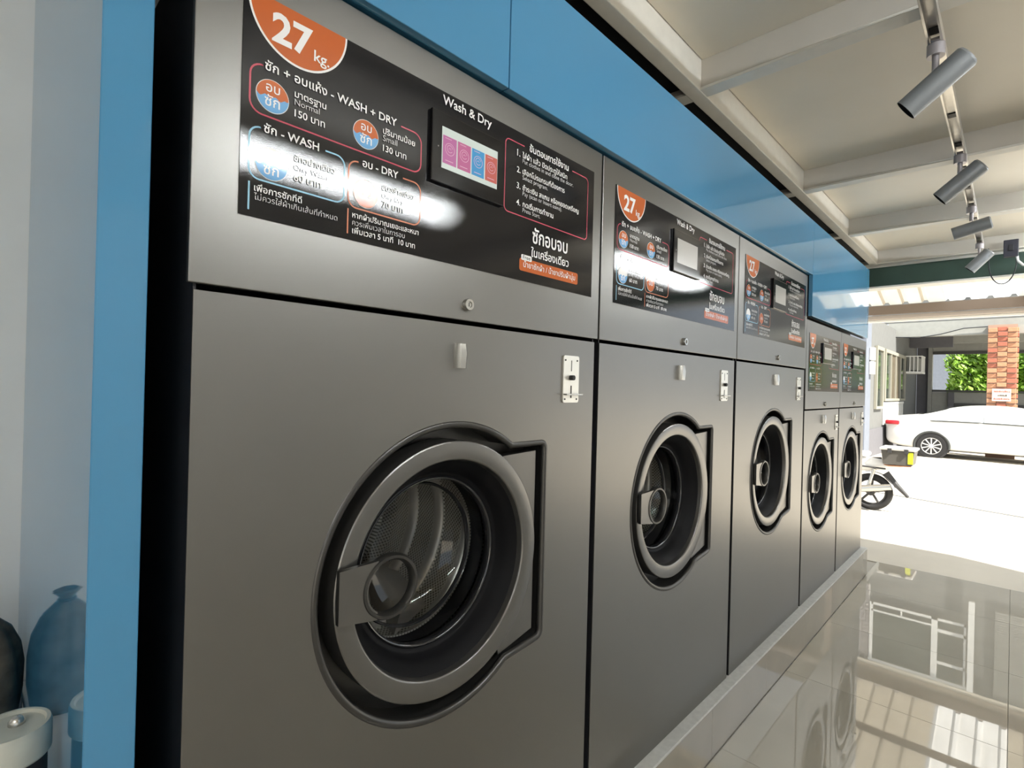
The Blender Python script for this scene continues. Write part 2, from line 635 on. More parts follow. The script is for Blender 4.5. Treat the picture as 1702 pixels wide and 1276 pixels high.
# ceiling: panels between box beams
ce = B().box(XB, XE, YO, YB, 2.54, 2.66).build('ceiling', 'ceiling_panel')
tag(ce, 'cream panelled ceiling with box beams across the shop', 'ceiling', kind='structure')
beam_x = [-2.1, -0.9, 0.30, 1.50, 2.70, 3.70, 4.70]
bays = [XB] + beam_x + [XE]
for i in range(len(bays) - 1):
    a0 = bays[i] + (0.05 if i > 0 else 0.0)
    a1 = bays[i + 1]
    if a1 - a0 < 0.1:
        continue
    B().box(a0 + 0.001, a1 - 0.001, YO + 0.002, -0.053, 2.492, 2.538).build('ceiling_panel', 'ceiling_panel', ce)
for x in beam_x:
    b = B().box(x, x + 0.05, YO + 0.002, 0.86, 2.400, 2.53, bev=0.002)
    b.build('beam', 'beam_paint', ce)
    B().box(x - 0.004, x + 0.054, YO + 0.002, 0.86, 2.390, 2.399, bev=0.001).build('beam_lip', 'trim_paint', ce)
tr = B().box(XB, XE - 0.03, -0.050, 0.0, 2.388, 2.535, bev=0.003).build('long_trim', 'trim_paint', ce)

# blue laminate bulkhead above the machines
bk = B().box(-0.040, 4.600, 0.10, 0.16, 2.03, 2.36).box(3.01, 4.600, 0.10, 0.16, 1.79, 2.03).build('trim_2', 'void_black')
tag(bk, 'glossy blue laminate bulkhead above the washing machines', 'bulkhead', kind='structure')
def blue_panel(x0, x1, y, z0, z1):
    p = B().box(x0, x1, y, y + 0.020, z0, z1, bev=0.001, seg=1).build('laminate_panel', 'blue_laminate', bk)
    return p
blue_panel(-0.0965, 0.6015, -0.027, 2.025, 2.318)
blue_panel(0.6045, 3.0040, -0.027, 2.025, 2.318)
blue_panel(3.0070, 4.5350, -0.027, 1.800, 2.318)
B().box(-0.0405, 0.6015, -0.0068, 0.010, 2.0252, 2.045).build('bottom_return', 'navy_edge', bk)
B().box(0.6045, 3.0040, -0.0068, 0.010, 2.0252, 2.045).build('bottom_return', 'navy_edge', bk)

B().box(3.0070, 4.5350, -0.0068, 0.010, 1.8002, 1.82).build('bottom_return', 'void_black', bk)
B().box(-0.04, 4.75, 0.004, 0.86, 2.420, 2.430).build('dark_gap_sheet', 'void_black', bk)  # black sheet added so the gap above the panels stays dark

# blue end panel at the near end of the row
ep = B().box(-0.0965, -0.0415, 0.0, YB, 0.0, 2.385, bev=0.0012, seg=1).build('end_panel', 'blue_laminate')
tag(ep, 'tall glossy blue end panel beside the nearest washing machine', 'panel', kind='structure')
ep.name = 'trim_3'

# green steel lintel at the open end
gb = B().box(XE - 0.02, XE + 0.10, YO, YB, 2.225, 2.56, bev=0.002).build('trim_4', 'green_steel')
tag(gb, 'dark green steel lintel over the open end of the shop', 'lintel', kind='structure')
B().box(XE - 0.02, XE + 0.10, YO, YB, 2.561, 3.75).build('upper_wall', 'wall_white', gb)
B().box(XE - 0.035, XE + 0.10, YO, YB, 2.212, 2.2248, bev=0.002).build('lintel_flange', 'white_steel', gb)
B().box(XE - 0.032, XE - 0.0205, YO, YB, 2.372, 2.390, bev=0.002).build('lintel_cleat', 'trim_paint', gb)

# ------------------------------------------------------------------ washing machines
DROP = Vector((0, 0, -0.2))     # machine meshes are drawn at their height above the floor and stand on the 0.2 m plinth
YL = -0.0065                    # front of the black label sheet

def notch_outline(cx, cz, R, xr, zt, zb, n=72):
    """round opening with a square hinge bay on its right side"""
    a_t = math.asin((zt - cz) / R * 0.985)
    a_b = math.asin((zb - cz) / R * 0.985)
    pts = []
    r = 0.016
    pts += arc(cx, cz, R, a_t + 0.02, 2 * PI + a_b - 0.02, n)
    pts += [(cx + R * math.cos(a_b) + 0.028, zb + 0.004)]
    pts += arc(xr - r, zb + 0.012 + r, r, -PI / 2, 0, 5)
    pts += arc(xr - r, zt - r, r, 0, PI / 2, 5)
    pts += [(cx + R * math.cos(a_t) + 0.03, zt)]
    return pts

def machine(name, W, zs, zt, cz, dx, lab, cfg, full=True):
    """dx: x of door centre, lab: label rectangle (x0,x1,z0,z1)"""
    root = empty(name, (0, 0, 0.2))
    def bld(b, n, m, parent=root, smooth=None):
        return b.build(n, m, parent, smooth, off=DROP)
    g = 0.0125
    yd = 0.84
    # shell: sides, back, top, bottom
    s = B()
    s.box(g, g + 0.004, 0.004, yd, 0.2, zt)
    s.box(W - g - 0.004, W - g, 0.004, yd, 0.2, zt)
    s.box(g, W - g, yd - 0.004, yd, 0.2, zt)
    s.box(g, W - g, 0.010, yd, zt - 0.004, zt)
    s.box(g, W - g, 0.006, yd, 0.2, 0.204)
    bld(s, 'cabinet', 'black_side')
    # front panel with the door opening
    R = 0.297
    xr = dx + 0.2925
    hole = notch_outline(dx, cz, R, xr, cz + 0.243, cz - 0.247)
    fp = flat_shape([[(g, 0.2), (W - g, 0.2), (W - g, zs), (g, zs)], hole], 0.0, 0.004)
    fp.transform(Matrix.Translation(DROP))
    mesh_obj('front_panel', fp, 'steel', root)
    e = B()
    e.tube([(p[0], 0.006, p[1]) for p in hole], 0.0085, 8, closed=True)
    bld(e, 'opening_rim', 'edge_steel', smooth=50)
    # recess behind the opening
    rc = B()
    A = [rc.bm.verts.new((p[0], 0.006, p[1])) for p in hole]
    C = [rc.bm.verts.new((p[0], 0.075, p[1])) for p in hole]
    for i in range(len(hole)):
        j = (i + 1) % len(hole)
        rc.bm.faces.new((A[i], A[j], C[j], C[i]))
    bld(rc, 'recess_wall', 'edge_steel', smooth=40)
    bp = flat_shape([hole, arc(dx, cz, 0.205, 0, 2 * PI, 48)[:-1]], 0.075, 0.003)
    bp.transform(Matrix.Translation(DROP))
    mesh_obj('recess_back', bp, 'edge_steel', root)
    # door
    d = B()
    d.lathe([(0.262, 0.060), (0.262, 0.006), (0.2612, 0.0025), (0.259, 0.0012), (0.2585, 0.001), (0.2255, 0.0055), (0.225, 0.0056), (0.2225, 0.0070), (0.2215, 0.0095), (0.2212, 0.012), (0.219, 0.022)], (dx, 0, cz), seg=96)
    door = bld(d, 'door', 'ring_steel', smooth=40)
    c = B()
    c.lathe([(0.219, 0.021), (0.205, 0.036), (0.196, 0.050), (0.1905, 0.062), (0.187, 0.066), (0.181, 0.068), (0.179, 0.075)], (dx, 0, cz), seg=96)
    bld(c, 'door_funnel', 'black_plastic', door, 40)
    c = B()
    c.lathe([(0.182, 0.070), (0.178, 0.067), (0.174, 0.070), (0.172, 0.078), (0.176, 0.090), (0.19, 0.1)], (dx, 0, cz), seg=96)
    bld(c, 'gasket', 'gasket', door, 60)
    c = B()
    c.lathe([(0.173, 0.080), (0.168, 0.096), (0.160, 0.118), (0.154, 0.130), (0.146, 0.145), (0.12, 0.168), (0.08, 0.180), (0.04, 0.185), (0.0, 0.186)], (dx, 0, cz), seg=72)
    gb_ = bld(c, 'glass_bowl', 'door_glass', door, 60)
    if sum(p.normal.y * p.area for p in gb_.data.polygons) > 0:
        gb_.data.flip_normals()
    c = B()
    c.lathe([(0.157, 0.122), (0.154, 0.126), (0.152, 0.132), (0.155, 0.137), (0.159, 0.134)], (dx, 0, cz), seg=72)
    bld(c, 'glass_step', 'glass_rim', door, 60)
    c = B()
    c.lathe([(0.179, 0.068), (0.177, 0.0655), (0.174, 0.066), (0.1725, 0.070), (0.1735, 0.080)], (dx, 0, cz), seg=96)
    bld(c, 'glass_lip', 'glass_rim', door, 60)
    # hinge plate filling the square bay
    hx0, hx1 = dx + 0.10, xr - 0.024
    hp = ([(hx1, cz - 0.212), (hx1, cz + 0.222)] + [(dx + 0.155, cz + 0.217)]
          + arc(dx, cz, 0.25, 0.94, -0.94, 24) + [(dx + 0.155, cz - 0.238)])
    h = flat_shape([hp], 0.012, 0.030)
    h.transform(Matrix.Translation(DROP))
    mesh_obj('hinge_plate', h, 'ring_steel', door)
    # latch: flat tongue with a finger ring
    lx, lz = dx - 0.1560, cz + 0.0055
    tongue = ([(dx - 0.2600, cz + 0.056), (dx - 0.2600, cz - 0.036)] + [(lx - 0.028, lz - 0.053)]
              + arc(lx, lz, 0.048, -0.70 * PI, -1.30 * PI, 14) + [(lx - 0.028, lz + 0.053)])
    t = flat_shape([tongue], -0.014, 0.010)
    t.transform(Matrix.Translation(DROP))
    latch = mesh_obj('latch_tongue', t, 'ring_steel', door)
    ring = B()
    ring.lathe([(0.0595, 0.0), (0.0605, -0.010), (0.057, -0.0165), (0.052, -0.0165), (0.0475, -0.010), (0.0475, 0.0), (0.0595, 0.0)], (lx, 0, lz), seg=48)
    bld(ring, 'latch_ring', 'edge_steel', door, 40)
    # drum
    dr = B()
    prof = [(0.183, 0.150), (0.20, 0.146), (0.262, 0.160), (0.275, 0.175)]
    for k in range(1, 44):
        yy = 0.175 + 0.425 * k / 44
        q = (yy - 0.235) / 0.125
        f = q - math.floor(q)
        bulge = 0.017 * math.sin(PI * f / 0.38) if f < 0.38 else 0.0
        prof.append((0.275 - bulge, yy))
    prof += [(0.275, 0.60), (0.25, 0.635), (0.0, 0.640)]
    dr.lathe(prof, (0, 0, 0), seg=72)
    drum = dr.build('drum', 'drum_steel', root, 40)
    drum.location = (dx, 0, cz - 0.2)
    for q in range(3):
        y0 = 0.235 + q * 0.125
        rg = B()
        rg.lathe([(0.2745 - 0.018 * math.sin(PI * i / 8), y0 + 0.0475 * i / 8) for i in range(9)], (0, 0, 0), seg=72)
        rg.build('drum_band', 'lifter_steel', drum, 60)
    for k in range(3):
        a = -1.05 + k * 2 * PI / 3
        lf = B()
        pf = [(-0.05, 0.275), (-0.034, 0.250), (-0.016, 0.228), (0.0, 0.222), (0.016, 0.228), (0.034, 0.250), (0.05, 0.275)]
        loops = []
        for yy, tw in ((0.30, -0.06), (0.42, 0.06), (0.58, 0.20)):
            loops.append([lf.bm.verts.new((rr * math.cos(a + tw + tt / 0.24), yy, rr * math.sin(a + tw + tt / 0.24))) for (tt, rr) in pf])
        for q in range(len(loops) - 1):
            for i in range(len(pf) - 1):
                lf.bm.faces.new((loops[q][i], loops[q][i + 1], loops[q + 1][i + 1], loops[q + 1][i]))
        lf.bm.faces.new(loops[0])
        lf.build('lifter', 'lifter_steel', drum, 60)
    dk = B()
    dk.lathe([(0.176, 0.095), (0.20, 0.12), (0.186, 0.148)], (dx, 0, cz), seg=60)
    bld(dk, 'bellows', 'gasket', smooth=60)
    # header panel
    hd = B().box(0.004, W - 0.004, -0.005, 0.006, zs + 0.009, zt, bev=0.0015)
    bld(hd, 'header_panel', 'steel')
    x0, x1, z0, z1 = lab
    lb = B().box(x0, x1, YL, -0.0045, z0, z1)
    sheet = bld(lb, 'label_sheet', 'label_black')
    # lock, catch and coin plate
    kx, kz = cfg['lock']
    k = B()
    k.lathe([(0.0125, -0.004), (0.0125, -0.013), (0.0115, -0.015), (0.0065, -0.015), (0.006, -0.010)], (kx, 0, kz), seg=28)
    lock = bld(k, 'key_lock', 'chrome', smooth=30)
    bld(B().cyl((kx, -0.0125, kz), (kx, -0.009, kz), 0.0062, seg=16), 'lock_core', 'chrome', lock, 30)
    bld(B().box(kx - 0.0008, kx + 0.0008, -0.0129, -0.0124, kz - 0.004, kz + 0.004), 'key_slot', 'slot_black', lock)
    kx, kz = cfg['catch']
    k = B()
    prof = [(-0.025, 0.0), (-0.023, -0.014), (-0.010, -0.019), (0.012, -0.019), (0.024, -0.013), (0.026, 0.0)]
    for (a, bb) in zip(prof[:-1], prof[1:]):
        pass
    lp = [(-0.016, 0.001), (-0.015, -0.010), (-0.009, -0.018), (0.004, -0.020), (0.012, -0.014), (0.015, -0.006), (0.016, 0.001)]
    A = [k.bm.verts.new((kx + u * 0.92, v * 0.85, kz + 0.025)) for (u, v) in lp]
    Mi = [k.bm.verts.new((kx + u, v, kz + 0.005)) for (u, v) in lp]
    C = [k.bm.verts.new((kx + u * 0.92, v * 0.9, kz - 0.025)) for (u, v) in lp]
    for rA, rB in ((A, Mi), (Mi, C)):
        for i in range(len(lp) - 1):
            k.bm.faces.new((rA[i], rA[i + 1], rB[i + 1], rB[i]))
    k.bm.faces.new(A)
    k.bm.faces.new(C[::-1])
    bld(k, 'catch_knob', 'chrome', smooth=35)
    cx0, cx1, c0, c1 = cfg['coin']
    cp = flat_shape([rrect(cx0, cx1, c0, c1, 0.006)], -0.004, 0.004)
    cp.transform(Matrix.Translation(DROP))
    plate = mesh_obj('coin_plate', cp, 'coin_plate', root)
    mx = (cx0 + cx1) / 2
    H = c1 - c0
    bld(B().box(mx - 0.0014, mx + 0.0014, -0.0044, -0.0039, c1 - 0.040, c1 - 0.012), 'coin_slot', 'slot_black', plate)
    bld(B().cyl((mx - 0.004, -0.016, c0 + H * 0.53), (mx - 0.004, -0.003, c0 + H * 0.53), 0.0065, seg=16), 'return_button', 'slot_black', plate, 30)
    bld(B().box(mx - 0.0022, mx + 0.0022, -0.0046, -0.0039, c0 + 0.012, c0 + 0.044), 'lever_slot', 'slot_black', plate)
    bld(B().box(cx0 + 0.001, cx1 + 0.004, -0.016, -0.004, c0 + 0.019, c0 + 0.023, bev=0.001), 'return_lever', 'chrome', plate)
    for sx in (cx0 + 0.007, cx1 - 0.009):
        for sz in (c0 + 0.009, c1 - 0.012):
            bld(B().cyl((sx, -0.0055, sz), (sx, -0.0035, sz), 0.0022, seg=10), 'screw', 'slot_black', plate)
    # touch screen
    a0, a1, b0, b1 = cfg['screen']
    sc = bld(B().box(a0, a1, -0.0150, YL, b0, b1, bev=0.002), 'touch_screen', 'bezel')
    w, hgt = a1 - a0, b1 - b0
    d0, d1, e0, e1 = a0 + 0.122 * w, a1 - 0.118 * w, b0 + 0.22 * hgt, b1 - 0.20 * hgt
    disp = bld(B().box(d0, d1, -0.0154, -0.0149, e0, e1), 'display', cfg['display'], sc)
    if cfg['tiles']:
        tw = (d1 - d0) / 4
        th = e1 - e0
        for q, mm in enumerate(('tile_pink', 'tile_rose', 'tile_blue', 'tile_red')):
            p0, p1 = d0 + q * tw + 0.0022, d0 + (q + 1) * tw - 0.0012
            tl = bld(B().box(p0, p1, -0.0158, -0.0153, e0 + 0.13 * th, e1 - 0.20 * th), 'program_tile', mm, sc)
            cxx, czz = (p0 + p1) / 2, e0 + 0.50 * th
            P_ = Print()
            P_.stroke(arc(cxx, czz, 0.0118, 0, 2 * PI, 28), 0.0009, -0.0161)
            P_.stroke(arc(cxx, czz + 0.001, 0.0070, 0.2, 2 * PI - 0.6, 20), 0.0009, -0.0161)
            P_.stroke([(cxx - 0.003, czz), (cxx, czz + 0.003), (cxx + 0.003, czz)], 0.0009, -0.0161)
            P_.stroke([(cxx - 0.011, e0 + 0.21 * th), (cxx + 0.009, e0 + 0.21 * th)], 0.0011, -0.0161)
            P_.stroke([(cxx - 0.012, e1 - 0.255 * th), (cxx + 0.004, e1 - 0.255 * th)], 0.0010, -0.0161)
            P_.build('tile_icon', 'tile_icon', sc, off=DROP)
    bld(B().cyl((a0 + 0.016, -0.0154, b0 + 0.50 * hgt), (a0 + 0.016, -0.0149, b0 + 0.50 * hgt), 0.0014, seg=10), 'sensor_dot', 'print_grey', sc)
    label_print(sheet, lab, full)
    return root

# words on the label, x, baseline z, width, bold, material
WORDS = [
    ('27', 0.1068, 1.8962, 0.0640, 0.030, 'print_white', 1.0),
    ('kg.', 0.1735, 1.8940, 0.0262, 0.010, 'print_white', 1.0),
    ('ซัก + อบแห้ง - WASH + DRY', 0.0978, 1.8462, 0.2348, 0.016, 'print_white', 1.0),
    ('มาตรฐาน', 0.1437, 1.8234, 0.0525, 0.012, 'print_white', 1.0),
    ('Normal', 0.1440, 1.8111, 0.0412, 0.0, 'print_grey', 1.0),
    ('150 บาท', 0.1443, 1.7930, 0.0504, 0.012, 'print_white', 1.0),
    ('ปริมาณน้อย', 0.3040, 1.8240, 0.0695, 0.012, 'print_white', 1.0),
    ('Small', 0.3044, 1.8112, 0.0300, 0.0, 'print_grey', 1.0),
    ('130 บาท', 0.3046, 1.7930, 0.0502, 0.012, 'print_white', 1.0),
    ('ซัก - WASH', 0.0985, 1.7518, 0.0874, 0.016, 'print_white', 1.0),
    ('ซักอย่างเดียว', 0.1455, 1.7235, 0.0690, 0.012, 'print_white', 1.0),
    ('Only Wash', 0.1457, 1.7095, 0.0560, 0.0, 'print_grey', 1.0),
    ('60 บาท', 0.1459, 1.6924, 0.0450, 0.012, 'print_white', 1.0),
    ('อบ - DRY', 0.2651, 1.7525, 0.0735, 0.016, 'print_white', 1.0),
    ('อบอย่างเดียว', 0.3055, 1.7235, 0.0690, 0.012, 'print_white', 1.0),
    ('Only Dry', 0.3057, 1.7095, 0.0460, 0.0, 'print_grey', 1.0),
    ('70 บาท', 0.3060, 1.6924, 0.0455, 0.012, 'print_white', 1.0),
    ('เพื่อการซักที่ดี', 0.0867, 1.6598, 0.0730, 0.012, 'print_white', 1.0),
    ('ไม่ควรใส่ผ้าเกินเส้นที่กำหนด', 0.0869, 1.6470, 0.1339, 0.0, 'print_grey', 1.0),
    ('หากผ้าปริมาณเยอะและหนา', 0.2480, 1.6600, 0.1389, 0.012, 'print_white', 1.0),
    ('ควรเพิ่มเวลาในการอบ', 0.2482, 1.6470, 0.1078, 0.0, 'print_grey', 1.0),
    ('เพิ่มเวลา 5 นาที  10 บาท', 0.2484, 1.6330, 0.1310, 0.012, 'print_white', 1.0),
    ('Wash & Dry', 0.4374, 1.9318, 0.1340, 0.014, 'print_white', 1.0),
    ('ขั้นตอนการใช้งาน', 0.6951, 1.9240, 0.1485, 0.018, 'print_white', 1.0),
    ('1.', 0.6534, 1.9010, 0.0105, 0.012, 'print_white', 1.0),
    ('ใส่ผ้า แล้ว ปิดประตูให้สนิท', 0.6716, 1.9015, 0.1670, 0.012, 'print_white', 1.0),
    ('Put clothes in and close the door.', 0.6721, 1.8895, 0.1919, 0.0, 'print_grey', 1.0),
    ('2.', 0.6540, 1.8640, 0.0125, 0.012, 'print_white', 1.0),
    ('เลือกโปรแกรมที่ต้องการ', 0.6730, 1.8645, 0.1568, 0.012, 'print_white', 1.0),
    ('Select program.', 0.6734, 1.8523, 0.0904, 0.0, 'print_grey', 1.0),
    ('3.', 0.6545, 1.8275, 0.0125, 0.012, 'print_white', 1.0),
    ('ชำระเงิน สแกน หรือหยอดเหรียญ', 0.6744, 1.8280, 0.2157, 0.012, 'print_white', 1.0),
    ('Pay (scan or insert coins).', 0.6749, 1.8160, 0.1453, 0.0, 'print_grey', 1.0),
    ('4.', 0.6550, 1.7900, 0.0130, 0.012, 'print_white', 1.0),
    ('กดเริ่มการทำงาน', 0.6759, 1.7905, 0.1120, 0.012, 'print_white', 1.0),
    ('Press Start.', 0.6763, 1.7782, 0.0622, 0.0, 'print_grey', 1.0),
    ('ซักอบจบ', 0.7128, 1.7155, 0.1346, 0.018, 'print_white', 1.15),
    ('ในเครื่องเดียว', 0.7098, 1.6828, 0.1440, 0.018, 'print_white', 1.0),
    ('น้ำยาซักผ้า / น้ำยาปรับผ้านุ่ม', 0.6839, 1.6535, 0.1984, 0.006, 'print_white', 1.0),
    ('Free', 0.6818, 1.6716, 0.0260, 0.008, 'print_dark', 0.85),
]

def wavy_half(cx, cz, r, upper, n=28):
    pts = []
    a0, a1 = (0, PI) if upper else (PI, 2 * PI)
    pts = arc(cx, cz, r, a0, a1, n)
    x = -r if upper else r
    m = 16
    for i in range(1, m):
        u = (x + (2 * r if upper else -2 * r) * i / m)
        pts.append((cx + u, cz - 0.002 * (1 if r > 0 else 0) + 0.0022 * math.sin(u / r * 3.2 * PI)))
    return pts

def label_print(sheet, lab, full):
    """everything printed on one label; full = the large 27 kg label, else the narrow one scaled onto its own sheet"""
    x0, x1, z0, z1 = lab
    if full:
        T = lambda x: x
        Zt = lambda z: z
        sx = 1.0
    else:
        sx = (x1 - x0) / 0.892
        T = lambda x: x0 + (x - 0.066) * sx
        Zt = lambda z: z0 + (z - 1.621) * (z1 - z0) / 0.336
    y1, y2, y3, y4 = YL - 0.0004, YL - 0.0008, YL - 0.0012, YL - 0.0016
    mp = lambda pts: [(T(p[0]), Zt(p[1])) for p in pts]
    # capacity badge: white rim then orange, cut off by the top edge of the sheet
    cxb, czb, rb = 0.1510, 1.9560, 0.0800
    def half(r):
        return arc(cxb, czb + 0.0005, r, PI, 2 * PI, 40)
    Print().fan(mp([(p[0], czb + (p[1] - czb) * 1.075) for p in half(rb)]), y1).build('badge_rim', 'print_white', sheet, off=DROP)
    Print().fan(mp([(p[0], czb + (p[1] - czb) * 1.075) for p in half(rb - 0.0032)]), y2).build('capacity_badge', 'print_orange', sheet, off=DROP)
    # frames
    for pts, m_ in ((open_frame(0.0775, 0.3890, 1.7772, 1.8510, 0.018, 0.0925, 0.3425), 'print_pink'),
                    (open_frame(0.0785, 0.2325, 1.6785, 1.7568, 0.016, 0.0915, 0.1975), 'print_light_blue'),
                    (open_frame(0.2400, 0.3900, 1.6775, 1.7575, 0.016, 0.2580, 0.3495), 'print_salmon'),
                    (open_frame(0.6170, 0.9300, 1.7680, 1.9300, 0.012, 0.6790, 0.8610), 'print_pink'),
                    ([(0.0797, 1.6725), (0.0797, 1.6303)], 'print_light_blue'),
                    ([(0.2405, 1.6736), (0.2405, 1.6308)], 'print_salmon')):
        Print().stroke(mp(pts), 0.0026 * sx, y1).build('print_frame', m_, sheet, off=DROP)
    # round price badges
    for (cx, cz, up, lo) in ((0.1107, 1.8096, 'print_orange', 'print_blue'), (0.2708, 1.8098, 'print_orange', 'print_blue'),
                             (0.1115, 1.7068, 'print_white', 'print_blue'), (0.2730, 1.7068, 'print_orange', 'print_orange')):
        Print().fan(mp(arc(cx, cz, 0.0250, 0, 2 * PI, 40)[:-1]), y1).build('price_badge', 'print_white', sheet, off=DROP)
        Print().fan(mp(wavy_half(cx, cz, 0.0240, True)), y2).build('badge_half', up, sheet, off=DROP)
        Print().fan(mp(wavy_half(cx, cz, 0.0240, False)), y3).build('badge_half', lo, sheet, off=DROP)
    for (body, x, z, w) in (('อบ', 0.1000, 1.8150, 0.0210), ('ซัก', 0.0985, 1.7935, 0.0230),
                            ('อบ', 0.2603, 1.8150, 0.0210), ('ซัก', 0.2590, 1.7935, 0.0230),
                            ('ซัก', 0.0995, 1.6900, 0.0230), ('อบ', 0.2615, 1.7010, 0.0230)):
        Print().text(body, T(x), Zt(z), w * sx, y4, bold=0.008, zs=1.0).build('badge_word', 'print_white', sheet, off=DROP)
    # orange strip and white tag
    Print().fan(mp(rrect(0.6715, 0.8950, 1.6440, 1.6735, 0.006)), y1).build('offer_strip', 'print_orange', sheet, off=DROP)
    Print().fan(mp(rrect(0.6765, 0.7130, 1.6690, 1.6818, 0.003)), y3).build('offer_tag', 'print_white', sheet, off=DROP)
    for (body, x, z, w, bold, m_, zs) in WORDS:
        Print().text(body, T(x), Zt(z), w * sx, y4, bold=bold, zs=zs).build('lettering', m_, sheet, off=DROP)

LABELS = ['nearest stainless washing machine, filling the left half of the picture',
          'second washing machine from the blue end panel',
          'third washing machine along the row, last of the tall ones',
          'first of the two shorter washing machines, beside the tall ones',
          'farthest short washing machine at the open end of the row']
cfgL = dict(lock=(0.5165, 1.5440), catch=(0.5025, 1.4365), coin=(0.850, 0.9155, 1.338, 1.459),
            screen=(0.4075, 0.6085, 1.771, 1.911), display='display', tiles=True)
m1 = machine('washing_machine', 1.0, 1.5022, 2.0188, 0.9989, 0.4992, (0.066, 0.958, 1.621, 1.957), cfgL, True)
GRP = 'coin washing machines in the row'
tag(m1, LABELS[0], 'washing machine', GRP)
m2 = copy_tree(m1, None, skip=('program_tile', 'tile_icon'))
for c in m2.children_recursive:
    if c.name.startswith('display'):
        c.data = c.data.copy()
        c.data.materials[0] = MATS['display_dim']
        dim_me = c.data
m2.location.x = 1.0
tag(m2, LABELS[1], 'washing machine', GRP)
m3 = copy_tree(m2)
m3.location.x = 2.0
tag(m3, LABELS[2], 'washing machine', GRP)
WS = 0.8065
cfgS = dict(lock=(0.413, 1.3130), catch=(0.397, 1.2220), coin=(0.705, 0.762, 1.142, 1.240),
            screen=(0.318, 0.535, 1.556, 1.676), display='display_dim', tiles=False)
m4 = machine('washing_machine', WS, 1.2780, 1.7830, 0.849, 0.4033, (0.052, 0.766, 1.388, 1.715), cfgS, False)
m4.location.x = 3.0
tag(m4, LABELS[3], 'washing machine', GRP)
m5 = copy_tree(m4)
m5.location.x = 3.0 + WS
tag(m5, LABELS[4], 'washing machine', GRP)

# ------------------------------------------------------------------ ceiling lamps
def tube_lamp(x0, x1, y, label):
    r = empty('tube_lamp', ((x0 + x1) / 2, y, 2.392))
    L = (x1 - x0) / 2
    B().box(-L, L, -0.025, 0.025, -0.030, -0.0021, bev=0.004).build('housing', 'white_steel', r)
    B().cyl((-L + 0.02, 0, -0.046), (L - 0.02, 0, -0.046), 0.014, seg=16).build('tube', 'tube_light', r, 40)
    for s in (-1, 1):
        B().box(s * (L - 0.010) - 0.010, s * (L - 0.010) + 0.010, -0.018, 0.018, -0.064, -0.0305, bev=0.003).build('end_cap', 'white_steel', r)
    tag(r, label, 'lamp', 'ceiling tube lamps')
tube_lamp(0.35, 1.75, -1.58, 'lit tube lamp on the ceiling mirrored in the nearest label')
tube_lamp(3.10, 4.55, -1.36, 'lit tube lamp on the ceiling near the open end')

tube_lamp(-2.45, -1.05, -1.58, 'unseen tube lamp added behind the camera as fill light')  # added out of view as fill light for the near end

# lighting track with four spotlights
rail = empty('lighting_track', (2.6, -0.66, 2.39))
B().box(-2.9, 1.95, -0.017, -0.012, -0.030, -0.0012).build('track_side', 'rail_steel', rail)
B().box(-2.9, 1.95, 0.012, 0.017, -0.030, -0.0012).build('track_side', 'rail_steel', rail)
B().box(-2.9, 1.95, -0.012, 0.012, -0.006, -0.0012).build('track_web', 'rail_steel', rail)
for k in range(16):
    xx = -2.8 + k * 0.3
    B().box(xx, xx + 0.035, -0.0118, 0.0118, -0.0095, -0.0062).build('contact_clip', 'lamp_dark', rail)
tag(rail, 'grey metal lighting track running along the ceiling beams', 'track')

def spotlight(x, aim, L, label):
    r = empty('spotlight', (x, -0.66, 2.362))
    B().cyl((0, 0, -0.034), (0, 0, 0.0), 0.021, seg=24).build('track_adapter', 'lamp_joint', r, 30)
    B().box(-0.03, 0.03, -0.010, 0.010, -0.0015, 0.006).build('adapter_foot', 'lamp_joint', r)
    B().cyl((0, 0, -0.075), (0, 0, -0.034), 0.0085, seg=14).build('stem', 'lamp_joint', r, 30)
    a = Vector(aim).normalized()
    c = Vector((0, 0, -0.112))
    p0 = c - a * L * 0.5
    p1 = c + a * L * 0.5
    h = B()
    h.cyl(p0, p1, 0.0325, seg=40, caps=False)
    t = bmesh.new()
    bmesh.ops.create_cone(t, cap_ends=True, segments=40, radius1=0.0325, radius2=0.0285, depth=0.006)
    h.add(t, Matrix.Translation(p0 - a * 0.003) @ (-a).to_track_quat('Z', 'Y').to_matrix().to_4x4())
    head = h.build('lamp_head', 'lamp_grey', r, 30)
    B().cyl(p1 - a * 0.05, p1 - a * 0.0005, 0.0317, seg=40, caps=False).build('inner_barrel', 'lamp_dark', head, 30)
    B().cyl(p1 - a * 0.055, p1 - a * 0.050, 0.0317, seg=40).build('reflector', 'lamp_dark', head, 30)
    tag(r, label, 'spotlight', 'grey spotlights on the ceiling track')
spotlight(1.656, (0.0, 0.79, -0.61), 0.166, 'nearest and largest grey spotlight on the ceiling track')
spotlight(2.587, (0.0, 0.77, -0.64), 0.166, 'second grey spotlight along the ceiling track')
spotlight(3.388, (0.0, 0.97, -0.235), 0.151, 'third spotlight, the one tilted nearly level')
spotlight(4.287, (0.0, 0.675, -0.74), 0.140, 'farthest spotlight, hanging in front of the green lintel')

